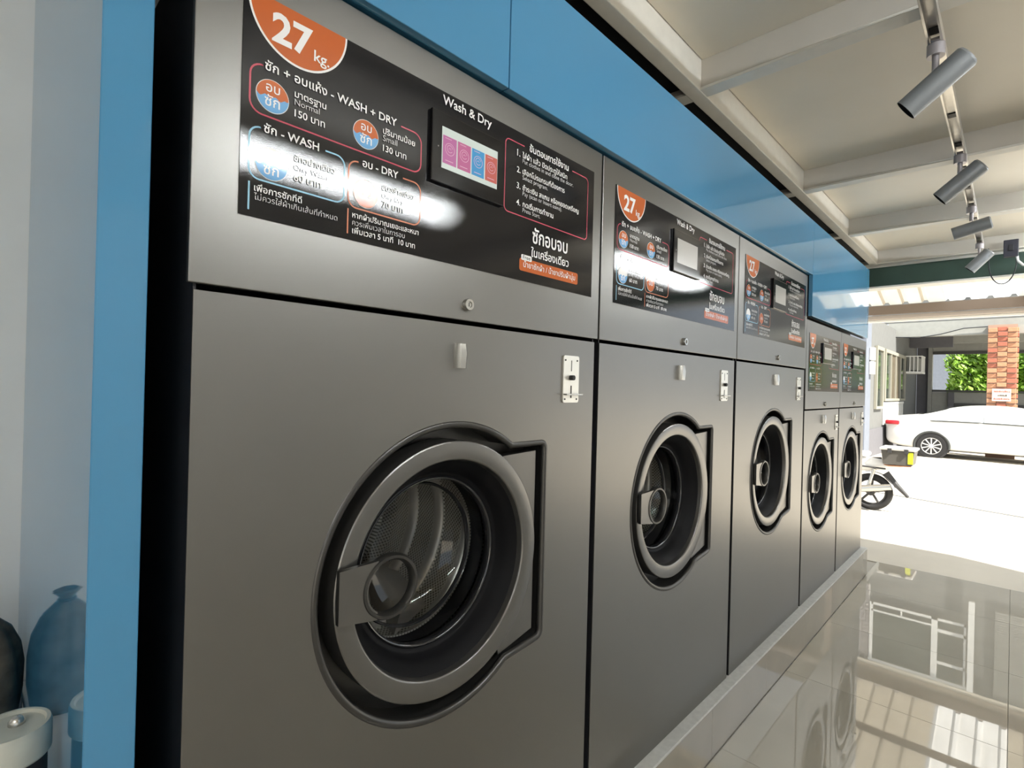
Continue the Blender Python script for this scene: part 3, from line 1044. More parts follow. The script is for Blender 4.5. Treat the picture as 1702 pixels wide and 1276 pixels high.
ad = empty('power_adapter', (4.6, -0.805, 2.37))
B().box(-0.022, 0.022, -0.037, 0.037, -0.055, 0.058, bev=0.004).build('adapter_body', 'adapter_black', ad)
B().box(-0.030, -0.0225, -0.012, 0.012, -0.018, 0.022, bev=0.002).build('rear_face_plate', 'cable_black', ad)
lp = []
for i in range(21):
    a = PI * i / 20
    lp.append((0, 0.045 + 0.068 * math.cos(a) - 0.005, -0.085 - 0.145 * math.sin(a)))
B().tube([(0, -0.028, -0.05)] + lp[::-1] + [(0, 0.110, -0.03), (0, 0.112, 0.019)], 0.0035, 8).build('cable_loop', 'cable_black', ad, 60)
B().tube([(0, -0.030, -0.052), (0, -0.035, -0.085), (0, -0.060, -0.115), (0, -0.10, -0.13), (0.05, -0.16, -0.10), (0.14, -0.25, -0.05)], 0.008, 10).build('white_cable', 'cable_white', ad, 60)
tag(ad, 'black power box with a looped cable hanging below the ceiling', 'adapter')

# ------------------------------------------------------------------ things beside the blue end panel
sh = empty('storage_shelf', (-0.42, 0.47, 0))
B().box(-0.30, 0.318, -0.43, 0.45, 0.60, 0.62, bev=0.002).build('shelf_board', 'shelf_white', sh)
for sx in (-0.28, 0.29):
    for sy in (-0.40, 0.42):
        B().box(sx, sx + 0.025, sy, sy + 0.025, 0.0, 0.6).build('leg', 'shelf_white', sh)
tag(sh, 'white storage shelf beside the blue end panel holding the sack and can', 'shelf')

cn = empty('lidded_can', (-0.152, 0.19, 0.62))
B().lathe([(0.0, 0.001), (0.040, 0.001), (0.042, 0.006), (0.042, 0.20), (0.041, 0.212), (0.0, 0.212)], (0, 0, 0), 'Z', 40).build('can_body', 'can_brown', cn, 40)
B().lathe([(0.0435, 0.212), (0.0465, 0.216), (0.0465, 0.252), (0.0445, 0.258), (0.040, 0.258), (0.038, 0.2535), (0.0, 0.252)], (0, 0, 0), 'Z', 44).build('lid', 'can_lid', cn, 35)
B().lathe([(0.010, 0.252), (0.010, 0.257), (0.006, 0.262), (0.0, 0.263)], (0.008, 0.010, 0), 'Z', 20).build('lid_button', 'chrome', cn, 40)
tag(cn, 'small dark can with a pale round lid beside the blue panel', 'can')

def sack():
    r = empty('tied_sack', (-0.166, 0.74, 0.62))
    b = B()
    n, m = 40, 16
    prof = [(0.0, 0.001), (0.052, 0.001), (0.060, 0.02), (0.066, 0.08), (0.066, 0.15), (0.060, 0.20), (0.046, 0.24), (0.024, 0.268), (0.012, 0.278), (0.016, 0.288), (0.026, 0.30), (0.020, 0.304)]
    rows = []
    for k, (rr, z) in enumerate(prof):
        z *= 0.87
        row = []
        for i in range(n):
            a = 2 * PI * i / n
            fold = 1 + (0.05 * math.sin(a * 7 + k * 0.4) + 0.03 * math.sin(a * 13 + k)) * min(1, z / 0.15)
            row.append(b.bm.verts.new((rr * fold * math.cos(a), rr * fold * math.sin(a), z)))
        rows.append(row)
    for k in range(len(rows) - 1):
        for i in range(n):
            j = (i + 1) % n
            b.bm.faces.new((rows[k][i], rows[k][j], rows[k + 1][j], rows[k + 1][i]))
    b.build('sack_body', 'sack_brown', r, 70)
    B().tube([(0.0145 * math.cos(2 * PI * i / 20), 0.0145 * math.sin(2 * PI * i / 20), 0.241) for i in range(20)], 0.0035, 8, closed=True).build('tie', 'sack_tie', r, 60)
    tag(r, 'brown tied plastic sack leaning in the corner by the blue panel', 'sack')
sack()
pp = B()
pp.box(-0.032, 0.010, -0.0004, 0.0004, 0.0, 0.075)
for k in range(9):
    pass
pc = pp.build('paper_card', 'paper')
pc.location = (-0.166, 0.36, 0.765)
pc.rotation_euler = (math.radians(-18), 0, 0)
bx = empty('paper_packet', (-0.19, 0.40, 0.62))
B().box(-0.05, 0.03, -0.035, 0.035, 0.0005, 0.145, bev=0.003).build('packet_body', 'can_brown', bx)
tag(bx, 'dark packet behind the lidded can', 'packet')
pr = Print()
rnd = random.Random(3)
for k in range(7):
    for q in range(6):
        if rnd.random() < 0.6:
            u, w = -0.028 + q * 0.006, 0.012 + k * 0.0062
            pr.fan([(u, w), (u + 0.004, w), (u + 0.004, w + 0.003), (u, w + 0.003)], -0.0008)
tag(pr.build('printed_marks', 'print_dark', pc), kind='stuff')
tag(pc, 'white printed card propped against the packet', 'card')

# ------------------------------------------------------------------ outside: ground, canopy
def gz(x):
    return -0.002 if x < 5.0 else -0.002 - 0.0165 * (x - 5.0)
g = B()
g.poly([(5.05, -30, gz(5.05)), (60, -30, gz(60)), (60, 30, gz(60)), (5.05, 30, gz(5.05))])
g.poly([(-30, -30, -0.13), (5.05, -30, -0.13), (5.05, 30, -0.13), (-30, 30, -0.13)])
g.poly([(5.05, -30, gz(5.05)), (5.05, 30, gz(5.05)), (5.05, 30, -0.13), (5.05, -30, -0.13)])
go = g.build('ground', 'concrete')
tag(go, 'bright sunlit concrete yard outside the shop', 'ground', kind='structure')

can = empty('canopy_roof', (6.8, 0, 0))
def canopy():
    x0, x1, za, zb_ = 4.95 - 6.8, 8.62 - 6.8, 3.59, 2.615
    pitch, ribh = 0.212, 0.030
    def sheet(y0, y1, m, name):
        b = B()
        prof = []
        k0 = math.ceil((y0 - 0.030) / pitch)
        y = y0
        prof.append((y0, 0.0))
        k = k0
        while True:
            c = 0.030 + k * pitch
            if c - 0.04 > y1 - 0.001:
                break
            if c - 0.04 > y0:
                for (dy, dz) in ((-0.034, 0), (-0.018, ribh), (0.018, ribh), (0.034, 0)):
                    if y0 < c + dy < y1:
                        prof.append((c + dy, dz))
            k += 1
        prof.append((y1, 0.0))
        A = [b.bm.verts.new((x0, p[0], za + p[1])) for p in prof]
        C = [b.bm.verts.new((x1, p[0], zb_ + p[1])) for p in prof]
        for i in range(len(prof) - 1):
            b.bm.faces.new((A[i], A[i + 1], C[i + 1], C[i]))
        b.build(name, m, can)
    edges = [-1.25, -0.86]
    for a, c in zip(edges[:-1], edges[1:]):
        sheet(a, c - 0.002, 'roof_sheet', 'roof_sheet')
    sheet(-0.86, -0.17, 'skylight_sheet', 'skylight_sheet')
    for a, c in zip([-0.168, 0.75, 1.67], [0.748, 1.668, 2.6]):
        sheet(a, c, 'roof_sheet', 'roof_sheet')
    for xx in (7.74, 6.4):
        z = 3.59 + (2.615 - 3.59) * (xx - 4.95) / (8.62 - 4.95)
        B().box(xx - 6.8 - 0.03, xx - 6.8 + 0.03, -1.25, 2.6, z - 0.075, z - 0.006).build('purlin', 'fascia_brown', can)
    B().box(8.60 - 6.8, 8.66 - 6.8, -1.25, 2.6, 2.485, 2.605, bev=0.003).build('edge_beam', 'fascia_brown', can)
    B().box(8.66 - 6.8, 8.74 - 6.8, -1.25, 2.6, 2.425, 2.480, bev=0.006).build('gutter', 'fascia_pale', can)
    B().box(8.72 - 6.8, 8.79 - 6.8, -1.25, 2.6, 2.392, 2.424, bev=0.006).build('gutter_rail', 'white_steel', can)
    for yy in (-1.15, 2.45):
        B().box(8.60 - 6.8, 8.68 - 6.8, yy - 0.04, yy + 0.04, gz(8.6), 2.484).build('post', 'fascia_pale', can)
canopy()
tag(can, 'corrugated canopy roof with a clear strip over the yard', 'canopy')

# ------------------------------------------------------------------ house across the yard
GH = gz(19.2)
ho = empty('house', (19.2, 0, 0))
sb = empty('side_building', (19.2, 1.85, 0))
def hb(n, m, *boxes, bev=0.0, parent=None, off=(-19.2, 0, 0)):
    parent = parent or ho
    if parent is sb:
        off = (-19.2, -1.85, 0)
    b = B()
    for q in boxes:
        b.box(*q, bev=bev)
    return b.build(n, m, parent, off=Vector(off))
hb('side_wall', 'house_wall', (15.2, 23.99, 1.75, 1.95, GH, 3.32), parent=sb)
hb('carport_ceiling', 'house_pale', (19.2, 24.2, -6.0, 1.95, 3.34, 3.52))
hb('front_beam', 'house_pale', (19.15, 19.45, -6.0, 1.95, 3.10, 3.338))
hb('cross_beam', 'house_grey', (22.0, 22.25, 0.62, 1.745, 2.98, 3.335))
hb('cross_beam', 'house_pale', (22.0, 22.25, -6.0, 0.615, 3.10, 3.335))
hb('back_wall', 'house_grey', (24.0, 24.2, 1.42, 1.745, -0.4, 3.335))
hb('back_pier', 'house_pale', (23.9, 24.2, 1.30, 1.415, -0.4, 3.335))
hb('back_header', 'house_pale', (24.0, 24.2, -6.0, 1.295, 2.96, 3.335))
hb('back_rail', 'frame_dark', (23.95, 24.05, -6.0, 1.295, 2.86, 2.955))
hb('low_wall', 'house_pale', (24.0, 24.2, -6.0, 1.295, -0.4, 1.52))
hb('wall_cap', 'frame_dark', (23.92, 24.22, -6.0, 1.295, 1.525, 1.60))
hb('wall_post', 'house_grey', (23.9, 23.995, 0.68, 0.84, -0.4, 1.52))
hb('wall_base', 'frame_dark', (23.93, 23.995, -6.0, 0.675, -0.4, 1.14))
# carport tube lamp and cable
hb('ceiling_lamp', 'frame_white', (19.6, 20.6, 0.98, 1.02, 3.27, 3.335))
b = B()
b.tube([(19.1, 1.8, 3.10), (19.1, 1.2, 3.06), (19.1, 0.7, 3.14), (19.1, 0.2, 3.28), (19.1, -0.35, 3.30)], 0.012, 6)
b.build('slack_cable', 'cable_black', ho, off=Vector((-19.2, 0, 0)))
# side wall door and window openings
def opening(x0, x1, z0, z1, leafs, sill=None):
    y = 1.745
    fr = hb('window_frame', 'frame_cream', (x0, x0 + 0.10, y - 0.06, y, z0, z1), (x1 - 0.10, x1, y - 0.06, y, z0, z1), (x0 + 0.1, x1 - 0.1, y - 0.06, y, z1 - 0.09, z1), (x0 + 0.1, x1 - 0.1, y - 0.06, y, z0, z0 + 0.07), parent=sb)
    n = len(leafs)
    w = (x1 - x0 - 0.2) / n
    for i, m in enumerate(leafs):
        a = x0 + 0.1 + i * w
        hb('pane', m, (a + 0.03, a + w - 0.03, y - 0.025, y - 0.005, z0 + 0.07, z1 - 0.09), parent=sb)
        if i:
            hb('mullion', 'frame_cream', (a - 0.03, a + 0.03, y - 0.055, y - 0.003, z0 + 0.07, z1 - 0.09), parent=sb)
opening(15.9, 16.9, 1.0, 2.62, ['pane_dark'])
opening(17.15, 20.8, 1.20, 2.62, ['pane_dark', 'door_wood', 'door_wood', 'pane_dark'])
for k in range(12):
    xx = 17.2 + k * 0.3
    hb('baluster', 'frame_white', (xx, xx + 0.10, 1.715, 1.744, 0.55, 1.10), parent=sb)
hb('baluster_rail', 'frame_white', (17.15, 20.7, 1.71, 1.744, 1.105, 1.17), parent=sb)
hb('sill_board', 'house_grey', (15.2, 20.9, 1.72, 1.745, GH, 0.50), parent=sb)  # plain grey board along the foot of the side wall
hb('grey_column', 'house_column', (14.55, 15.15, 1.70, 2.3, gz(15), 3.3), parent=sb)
hb('meter_box', 'frame_white', (14.9, 15.1, 1.60, 1.695, 2.20, 2.50), bev=0.01, parent=sb)
hb('meter_box', 'frame_white', (14.9, 15.1, 1.60, 1.695, 1.86, 2.16), bev=0.01, parent=sb)
# upper floor: window with white frame, brick strip, white pole, louvred shutter
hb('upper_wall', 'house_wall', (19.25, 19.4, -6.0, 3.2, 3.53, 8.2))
for k, (a, c, z0, z1) in enumerate(((2.16, 0.76, 5.22, 6.66), (0.62, 0.05, 5.34, 6.16), (0.62, 0.05, 6.24, 6.66), (2.16, 1.48, 5.02, 5.18), (1.44, 0.76, 5.02, 5.18), (0.62, 0.05, 5.02, 5.24))):
    hb('upper_pane', 'pane_dark', (19.225, 19.245, c, a, z0, z1))
for (c, a, z0, z1) in ((0.0, 2.20, 4.95, 5.02), (0.76, 2.20, 5.17, 5.22), (0.62, 0.76, 4.95, 6.66), (0.0, 0.62, 5.25, 5.34), (0.0, 0.62, 6.16, 6.24), (0.0, 0.05, 4.95, 6.66), (2.16, 2.24, 4.95, 6.66), (-0.15, 2.5, 6.66, 6.74), (1.44, 1.48, 5.02, 5.17)):
    hb('upper_frame', 'frame_white', (19.19, 19.222, c, a, z0, z1))
hb('white_pole', 'frame_white', (19.08, 19.16, -0.17, -0.04, 4.25, 7.0))
b = B()
for r_ in range(22):
    z = 4.45 + r_ * 0.115
    for q in range(2):
        y0 = 2.26 + q * 0.15 - (0.07 if r_ % 2 else 0.0)
        b.box(19.19, 19.245, max(2.26, y0 + 0.012), min(2.50, y0 + 0.138), z + 0.012, z + 0.103)
tag(b.build('upper_brick_strip', 'brick_grey', ho, off=Vector((-19.2, 0, 0))), kind='stuff')
hb('upper_brick_backing', 'frame_white', (19.235, 19.249, 2.25, 2.51, 4.45, 7.0))
b = B()
for k in range(44):
    z = 4.40 + k * 0.06
    b.box(19.18, 19.21, -3.2, -0.58, z, z + 0.034)
tag(b.build('shutter_slats', 'house_pale', ho, off=Vector((-19.2, 0, 0))), kind='stuff')
hb('shutter_backing', 'house_grey', (19.215, 19.248, -3.2, -0.58, 4.40, 7.05))
hb('eave', 'fascia_pale', (19.02, 19.6, -6.2, 3.4, 7.2, 7.35))
tag(sb, 'grey side building with barred windows left of the white car', 'building')
tag(ho, 'two-storey house with an open carport across the yard', 'house')

ac = empty('caged_air_conditioner', (21.2, 1.48, 2.12))
B().box(-0.30, 0.30, -0.10, 0.16, 0.06, 0.46, bev=0.01).build('unit_body', 'house_pale', ac)
for k in range(7):
    xx = -0.36 + k * 0.12
    B().box(xx - 0.012, xx + 0.012, -0.20, -0.176, 0.0, 0.52).build('cage_bar', 'frame_white', ac)
for k in range(4):
    yy = -0.19 + k * 0.10
    B().box(-0.384, -0.360, yy - 0.012, yy + 0.012, 0.0, 0.52).build('cage_bar', 'frame_white', ac)
for zz in (0.0, 0.50):
    B().box(-0.38, 0.38, -0.205, -0.172, zz - 0.015, zz + 0.015).build('cage_rail', 'frame_white', ac)
    B().box(-0.39, -0.355, -0.205, 0.24, zz - 0.015, zz + 0.015).build('cage_rail', 'frame_white', ac)
B().box(-0.38, 0.38, -0.205, 0.245, -0.045, -0.016).build('bracket_shelf', 'frame_white', ac)
tag(ac, 'air conditioner unit in a white cage on the house wall', 'air conditioner')

# brick pillar, each brick its own piece
bp = B().box(18.90, 19.14, -0.885, -0.305, gz(19), 3.32).build('brick_pillar', 'mortar')
bricks = {}
rows = int((3.32 - 0.55) / 0.135)
for r_ in range(rows):
    z = 0.55 + r_ * 0.135
    for q in range(3):
        m = 'brick_tan' if (r_ * 3 + q * 2 + (r_ // 4)) % 3 else 'brick_red'
        proud = 0.05 if (r_ + q) % 2 else 0.018
        key = (m, proud)
        if key not in bricks:
            o = B().box(-proud, 0.004, -0.094, 0.094, -0.052, 0.052, bev=0.006, seg=1).build('brick', m, bp)
            bricks[key] = o.data
        else:
            o = link(bpy.data.objects.new('brick', bricks[key]), bp)
        o.location = (18.90, -0.305 - 0.097 - q * 0.1935, z + 0.06 + (0.0 if q != 1 else 0.03))
    for q in range(1):
        m = 'brick_tan' if r_ % 3 else 'brick_red'
        key = (m, 'side')
        if key not in bricks:
            o = B().box(-0.11, 0.11, -0.03, 0.004, -0.052, 0.052, bev=0.006, seg=1).build('brick', m, bp)
            bricks[key] = o.data
        else:
            o = link(bpy.data.objects.new('brick', bricks[key]), bp)
        o.location = (19.02, -0.885, z + 0.06)
tag(bp, 'red and tan brick pillar standing behind the white car', 'pillar')

sg = empty('notice_sign', (18.83, -0.60, 1.28))
B().box(-0.004, 0.006, -0.185, 0.185, 0.0, 0.33, bev=0.003).build('sign_board', 'sign_cream', sg)
rnd = random.Random(11)
for (z, y0, y1, m_) in ((0.235, 0.15, -0.15, 'sign_red'), (0.13, 0.07, -0.08, 'print_dark'), (0.04, 0.15, -0.14, 'sign_red')):
    b = B()
    y = y0
    while y > y1:
        w = rnd.uniform(0.012, 0.026)
        b.box(-0.0052, -0.0041, y - w, y, z, z + rnd.uniform(0.03, 0.05))
        y -= w + 0.008
    tag(b.build('faded_print', m_, sg), kind='stuff')
tag(sg, 'cream notice board with red lettering fixed to the brick pillar', 'sign')

# ------------------------------------------------------------------ trees behind the carport
def tree(x, y, h, spread, label, seed):
    rn = random.Random(seed)
    r = empty('tree', (x, y, gz(x)))
    t = B()
    t.tube([(0, 0, 0), (0.05, 0.03, h * 0.25), (0.0, -0.05, h * 0.45), (0.08, 0.02, h * 0.7)], [0.16, 0.13, 0.10, 0.05], 10)
    for k in range(6):
        a = rn.random() * 2 * PI
        t.tube([(0, 0, h * (0.30 + 0.05 * k)), (math.cos(a) * spread * 0.4, math.sin(a) * spread * 0.4, h * (0.5 + 0.05 * k)), (math.cos(a) * spread * 0.7, math.sin(a) * spread * 0.7, h * (0.62 + 0.05 * k))], [0.07, 0.04, 0.015], 7)
    t.build('trunk', 'bark', r, 60)
    v, f = [], []
    for k in range(2600):
        a = rn.random() * 2 * PI
        c = rn.random() * 2 - 1
        s = math.sqrt(1 - c * c)
        rr = (0.45 + 0.55 * rn.random() ** 0.5) * (1 + 0.25 * math.sin(a * 3 + c * 4))
        p = Vector((spread * rr * s * math.cos(a), spread * rr * s * math.sin(a), h * 0.66 + h * 0.36 * rr * c))
        n = Vector((rn.gauss(0, 1), rn.gauss(0, 1), rn.gauss(0, 1))).normalized()
        u = n.orthogonal().normalized()
        w = n.cross(u)
        L, Wd = rn.uniform(0.10, 0.20), rn.uniform(0.05, 0.09)
        i = len(v)
        v += [p - u * L, p + w * Wd + n * 0.02, p + u * L, p - w * Wd + n * 0.02]
        f.append((i, i + 1, i + 2, i + 3))
    me = bpy.data.meshes.new('foliage')
    me.from_pydata(v, [], f)
    me.update()
    tag(mesh_obj('foliage', me, 'leaf', r), kind='stuff')
    tag(r, label, 'tree', 'trees behind the carport')
tree(29.0, 0.30, 3.9, 0.95, 'round green tree seen through the left of the carport opening', 5)
tree(31.0, -0.80, 3.7, 0.85, 'green tree partly hidden behind the brick pillar', 9)
for k, (ty, lb_) in enumerate(((-3.6, 'green tree behind the middle of the carport'), (-6.6, 'outermost green tree beyond the carport'))):
    tree(30.0 + 0.4 * k, ty, 4.4, 0.98, lb_, 20 + k)
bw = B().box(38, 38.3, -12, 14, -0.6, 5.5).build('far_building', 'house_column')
tag(bw, 'pale far building behind the trees', 'building')

# ------------------------------------------------------------------ white saloon car
def car():
    CX, CY = 17.88, -0.66
    CG = gz(17.9) - 0.012
    r = empty('car', (CX, CY, CG))
    # s runs from rear (+y) to front (-y); length 4.7
    Ln = 4.70
    def Y(s):
        return Ln / 2 - s
    st = [  # s, z bottom, z belt, z top, half width belt, half width top
        (0.00, 0.42, 0.80, 0.86, 0.66, 0.60), (0.06, 0.30, 0.86, 0.98, 0.76, 0.66), (0.25, 0.24, 0.92, 1.06, 0.83, 0.70),
        (0.60, 0.20, 0.94, 1.09, 0.86, 0.70), (0.95, 0.20, 0.95, 1.16, 0.875, 0.66), (1.30, 0.20, 0.955, 1.30, 0.88, 0.62),
        (1.70, 0.20, 0.955, 1.385, 0.885, 0.62), (2.20, 0.20, 0.95, 1.405, 0.885, 0.62), (2.70, 0.20, 0.94, 1.375, 0.885, 0.62),
        (3.10, 0.20, 0.93, 1.24, 0.88, 0.64), (3.50, 0.20, 0.90, 1.02, 0.875, 0.70), (4.00, 0.20, 0.84, 0.93, 0.86, 0.70),
        (4.40, 0.22, 0.74, 0.82, 0.82, 0.66), (4.64, 0.28, 0.62, 0.68, 0.72, 0.60), (4.70, 0.38, 0.56, 0.58, 0.60, 0.50)]
    b = B()
    rows = []
    for (s, zb, zl, zt, wl, wt) in st:
        half = [(wl * 0.86, zb), (wl * 0.97, zb + 0.10), (wl, zb + (zl - zb) * 0.55), (wl * 0.985, zl - 0.03), (wl * 0.965, zl), (wt + (wl - wt) * 0.45, zl + (zt - zl) * 0.5), (wt, zt - (zt - zl) * 0.10), (wt * 0.55, zt)]
        pts = [(-x, z) for (x, z) in half] + [(x, z) for (x, z) in half[::-1]]
        rows.append([b.bm.verts.new((x, Y(s), z)) for (x, z) in pts])
    n = len(rows[0])
    for k in range(len(rows) - 1):
        for i in range(n - 1):
            b.bm.faces.new((rows[k][i], rows[k][i + 1], rows[k + 1][i + 1], rows[k + 1][i]))
        b.bm.faces.new((rows[k][n - 1], rows[k][0], rows[k + 1][0], rows[k + 1][n - 1]))
    b.bm.faces.new(rows[0][::-1])
    b.bm.faces.new(rows[-1])
    body = b.build('car_body', 'car_paint', r, 45)
    sub = body.modifiers.new('smooth', 'SUBSURF')
    sub.levels = sub.render_levels = 2
    # glass on both sides
    for sd in (-1, 1):
        def G(s, f):
            for a, c in zip(st[:-1], st[1:]):
                if a[0] <= s <= c[0]:
                    t = (s - a[0]) / (c[0] - a[0])
                    v = [a[i] + (c[i] - a[i]) * t for i in range(6)]
                    break
            zl, zt, wl, wt = v[2], v[3], v[4], v[5]
            z = zl + 0.03 + (zt - zl - 0.10) * f
            w0 = wl * 0.965
            w = w0 + (wt - w0) * f * 0.88 + 0.012
            return (sd * w, Y(s), z)
        for (s0, s1, k0, k1) in ((1.02, 1.95, 0.12, 1.0), (2.02, 2.80, 1.0, 1.0), (2.86, 3.30, 0.95, 0.22)):
            q = B()
            N = 6
            lo = [G(s0 + (s1 - s0) * i / N, 0.0) for i in range(N + 1)]
            mi = [G(s0 + (s1 - s0) * i / N, (k0 + (k1 - k0) * i / N) * 0.5) for i in range(N + 1)]
            hi = [G(s0 + (s1 - s0) * i / N, k0 + (k1 - k0) * i / N) for i in range(N + 1)]
            R3 = [[q.bm.verts.new(p) for p in row] for row in (lo, mi, hi)]
            for a_, c_ in ((0, 1), (1, 2)):
                for i in range(N):
                    q.bm.faces.new((R3[a_][i], R3[a_][i + 1], R3[c_][i + 1], R3[c_][i]))
            q.build('side_window', 'car_glass', r, 60)
        q = B()
        q.tube([(G(s, 0)[0] + sd * 0.004, Y(s), G(s, 0)[2] - 0.012) for s in (0.98, 1.4, 1.9, 2.4, 2.9, 3.35)], 0.012, 8)
        q.build('belt_moulding', 'car_trim', r, 60)
        # mirror
        B().sphere((sd * 0.98, Y(3.05), 1.02), 0.09, 18, (1.0, 0.75, 0.72)).build('door_mirror', 'car_trim', r, 60)
        # lamps and handles
        B().box(sd * 0.80 - 0.05, sd * 0.80 + 0.05, Y(0.34), Y(0.03), 0.82, 0.93, bev=0.03).build('tail_lamp', 'tail_red', r, 40)
        for s in (1.95, 2.75):
            B().box(sd * 0.89 - 0.015, sd * 0.89 + 0.02, Y(s + 0.18), Y(s), 0.80, 0.83, bev=0.008).build('door_handle', 'car_paint', r, 40)
        for s in (1.02, 3.72):
            xo = sd * 0.885
            wr = 0.315
            w = B()
            w.lathe([(0.21, -0.10), (0.295, -0.10), (wr, -0.07), (wr, 0.07), (0.295, 0.10), (0.215, 0.10), (0.21, 0.08)], (sd * 0.79, Y(s), wr + 0.005), 'X', 48)
            tyre = w.build('wheel', 'tyre', r, 40)
            B().cyl((sd * 0.75, Y(s), wr + 0.005), (sd * 0.80, Y(s), wr + 0.005), 0.212, seg=40).build('hub_back', 'hub_dark', tyre, 30)
            rim = B()
            rim.lathe([(0.214, 0.086), (0.214, 0.10), (0.198, 0.10), (0.194, 0.086)] if sd > 0 else [(0.214, -0.086), (0.214, -0.10), (0.198, -0.10), (0.194, -0.086)], (sd * 0.79, Y(s), wr + 0.005), 'X', 40)
            for k in range(10):
                a = 2 * PI * k / 10
                t = bmesh.new()
                bmesh.ops.create_cube(t, size=1)
                for v in t.verts:
                    wd = 0.030 if v.co.z > 0 else 0.022
                    v.co = Vector((v.co.x * 0.02, v.co.y * wd * 2 * 0.5, 0.115 + v.co.z * 0.175))
                rim.add(t, Matrix.Translation((sd * (0.79 + 0.092), Y(s), wr + 0.005)) @ Matrix.Rotation(a, 4, 'X'))
            rim.cyl((sd * 0.865, Y(s), wr + 0.005), (sd * 0.898, Y(s), wr + 0.005), 0.042, seg=20)
            rim.build('alloy_rim', 'wheel_alloy', tyre, 30)
            ar = B()
            ar.tube([(sd * 0.868, Y(s) + 0.355 * math.cos(a), wr + 0.01 + 0.355 * math.sin(a)) for a in [PI * (-0.06 + 1.12 * i / 24) for i in range(25)]], 0.028, 8)
            ar.build('wheel_arch', 'car_trim', r, 60)
            B().cyl((sd * 0.60, Y(s), wr + 0.01), (sd * 0.872, Y(s), wr + 0.01), 0.352, seg=40).build('wheel_well', 'hub_dark', r, 30)
    rg = B()
    rg.bm.faces.new([rg.bm.verts.new(p) for p in ((-0.60, Y(0.72), 1.12), (0.60, Y(0.72), 1.12), (0.54, Y(1.35), 1.335), (-0.54, Y(1.35), 1.335))])
    rg.build('rear_window', 'car_glass', r)
    ws = B()
    ws.bm.faces.new([ws.bm.verts.new(p) for p in ((-0.62, Y(3.46), 1.06), (0.62, Y(3.46), 1.06), (0.55, Y(2.78), 1.375), (-0.55, Y(2.78), 1.375))])
    ws.build('windscreen', 'car_glass', r)
    tag(r, 'white saloon car parked side-on in the sunlit yard', 'car')
car()

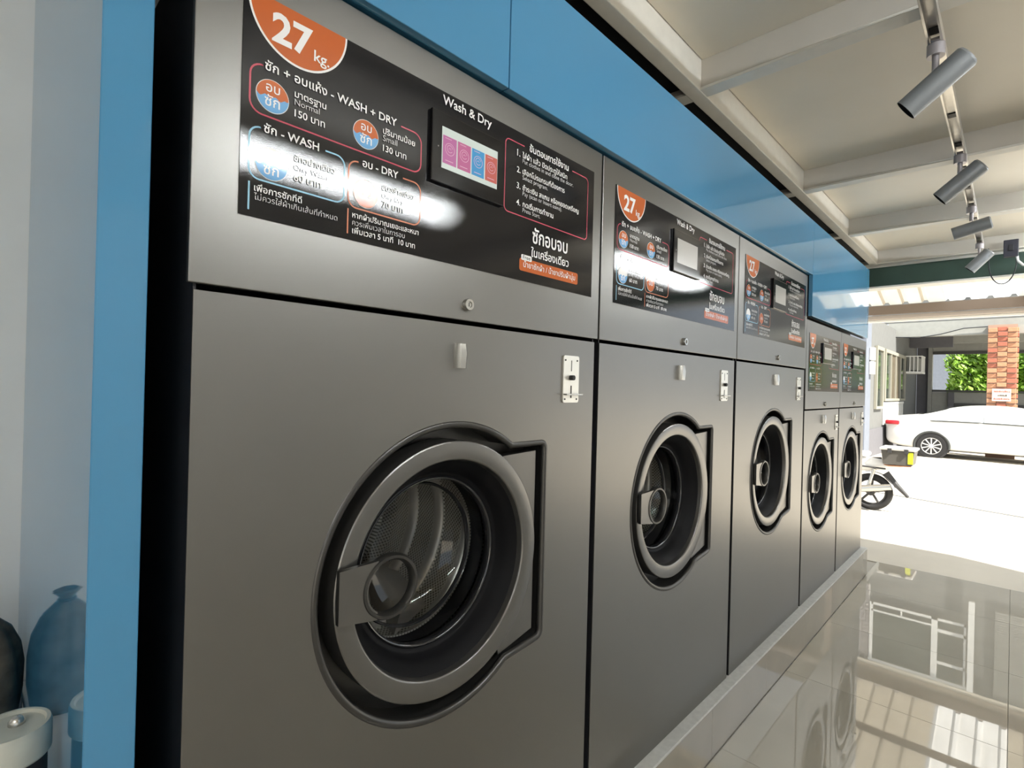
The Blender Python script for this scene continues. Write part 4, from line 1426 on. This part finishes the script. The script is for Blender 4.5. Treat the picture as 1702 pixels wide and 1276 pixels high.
# ------------------------------------------------------------------ motorbike with a tail box, rear towards the yard
def motorbike():
    X0 = 7.6
    G0 = gz(X0)
    r = empty('motorbike', (X0, 0.42, G0))
    wr = 0.225
    for (y, nm) in ((0.0, 'rear'), (1.22, 'front')):
        w = B()
        ring = [(0.0, 0.30 - 0.30 + y + (wr - 0.035) * math.cos(a), wr + (wr - 0.035) * math.sin(a)) for a in [2 * PI * i / 40 for i in range(40)]]
        w.tube(ring, 0.035, 10, closed=True)
        ty = w.build('wheel', 'tyre', r, 60)
        rm = B()
        rm.tube([(0.0, y + (wr - 0.075) * math.cos(a), wr + (wr - 0.075) * math.sin(a)) for a in [2 * PI * i / 36 for i in range(36)]], 0.012, 8, closed=True)
        for k in range(5):
            a = 2 * PI * k / 5 + 0.4
            rm.cyl((0, y, wr), (0, y + (wr - 0.08) * math.cos(a), wr + (wr - 0.08) * math.sin(a)), 0.014, seg=8)
        rm.cyl((-0.05, y, wr), (0.05, y, wr), 0.045, seg=16)
        rm.build('wheel_spokes', 'moto_dark', ty, 40)
    # frame, swing arm and engine
    f = B()
    f.tube([(-0.06, 0.0, wr), (-0.06, 0.30, 0.30), (-0.05, 0.55, 0.33)], 0.022, 8)
    f.tube([(0.06, 0.0, wr), (0.06, 0.30, 0.30), (0.05, 0.55, 0.33)], 0.022, 8)
    f.tube([(0, -0.10, 0.63), (0, 0.35, 0.58), (0, 0.75, 0.40), (0, 1.0, 0.72)], 0.03, 8)
    f.build('frame', 'moto_dark', r, 60)
    B().box(-0.09, 0.09, 0.40, 0.72, 0.20, 0.42, bev=0.03).build('engine', 'chrome', r, 40)
    B().tube([(-0.11, 0.62, 0.22), (-0.13, 0.30, 0.22), (-0.14, 0.05, 0.27), (-0.15, -0.22, 0.33)], [0.018, 0.028, 0.042, 0.036], 12).build('exhaust', 'chrome', r, 60)
    B().tube([(-0.085, 0.02, 0.29), (-0.085, -0.04, 0.52)], 0.02, 8).build('shock_absorber', 'chrome', r, 60)
    # white body shell
    bd = B()
    secs = [(-0.30, 0.54, 0.60, 0.05), (-0.10, 0.50, 0.64, 0.10), (0.15, 0.46, 0.66, 0.13), (0.42, 0.44, 0.64, 0.12), (0.66, 0.36, 0.50, 0.10), (0.86, 0.40, 0.56, 0.10), (1.0, 0.50, 0.86, 0.12), (1.08, 0.56, 0.92, 0.08)]
    rows = []
    for (y, z0, z1, w) in secs:
        rows.append([bd.bm.verts.new((w * math.cos(a), y, (z0 + z1) / 2 + (z1 - z0) / 2 * math.sin(a))) for a in [2 * PI * i / 16 for i in range(16)]])
    for k in range(len(rows) - 1):
        for i in range(16):
            j = (i + 1) % 16
            bd.bm.faces.new((rows[k][i], rows[k][j], rows[k + 1][j], rows[k + 1][i]))
    bd.bm.faces.new(rows[0])
    bd.bm.faces.new(rows[-1][::-1])
    bd.build('body_shell', 'moto_white', r, 60)
    B().box(-0.11, 0.11, 0.02, 0.56, 0.655, 0.715, bev=0.028, seg=3).build('seat', 'moto_white', r, 50)
    B().tube([(-0.128, -0.16, 0.535), (-0.135, 0.15, 0.545), (-0.125, 0.45, 0.53)], 0.010, 6).build('side_stripe', 'moto_dark', r, 60)
    # rear mudguard and plate holder
    mg = B()
    arcp = [(0.0, -0.25 * math.cos(a), wr + 0.25 * math.sin(a)) for a in [PI * (0.02 + 0.62 * i / 12) for i in range(13)]]
    for k in range(len(arcp) - 1):
        (x, y, z), (_, y2, z2) = arcp[k], arcp[k + 1]
        mg.poly([(-0.055, y, z), (0.055, y, z), (0.055, y2, z2), (-0.055, y2, z2)])
    mg.build('mudguard', 'moto_white', r, 60)
    B().tube([(0, -0.14, 0.47), (0, -0.25, 0.34), (0, -0.37, 0.21)], [0.045, 0.03, 0.018], 8).build('plate_bracket', 'moto_dark', r, 50)
    # luggage rack and tail box
    rk = B()
    for sx in (-0.08, 0.08):
        rk.tube([(sx, 0.0, 0.60), (sx, -0.18, 0.575), (sx, -0.40, 0.587)], 0.009, 8)
    rk.build('luggage_rack', 'brick_tan', r, 60)
    bxx = B()
    lp = [(-0.135, 0.60), (-0.415, 0.60), (-0.435, 0.765), (-0.115, 0.765)]
    bxx.prism(lp, 'X', -0.16, 0.16)
    box_ = bxx.build('tail_box', 'moto_box', r)
    B().box(-0.175, 0.175, -0.450, -0.100, 0.767, 0.798, bev=0.010).build('box_lid', 'wheel_alloy', box_)
    B().box(-0.166, -0.1605, -0.425, -0.375, 0.62, 0.755).build('reflective_stripe', 'reflector_yellow', box_)
    for yy in (-0.36, -0.20):
        B().box(-0.186, -0.1605, yy - 0.02, yy + 0.02, 0.735, 0.790, bev=0.003).build('box_clasp', 'moto_dark', box_)
    # handlebar and fork, hidden behind the machines from the shop
    h = B()
    h.tube([(-0.30, 0.92, 0.98), (-0.10, 1.0, 0.95), (0.10, 1.0, 0.95), (0.30, 0.92, 0.98)], 0.014, 8)
    h.tube([(-0.07, 1.02, 0.86), (-0.07, 1.22, wr)], 0.02, 8)
    h.tube([(0.07, 1.02, 0.86), (0.07, 1.22, wr)], 0.02, 8)
    h.build('handlebar', 'moto_dark', r, 60)
    tag(r, 'white motorbike with a grey tail box parked in the yard', 'motorbike')
motorbike()
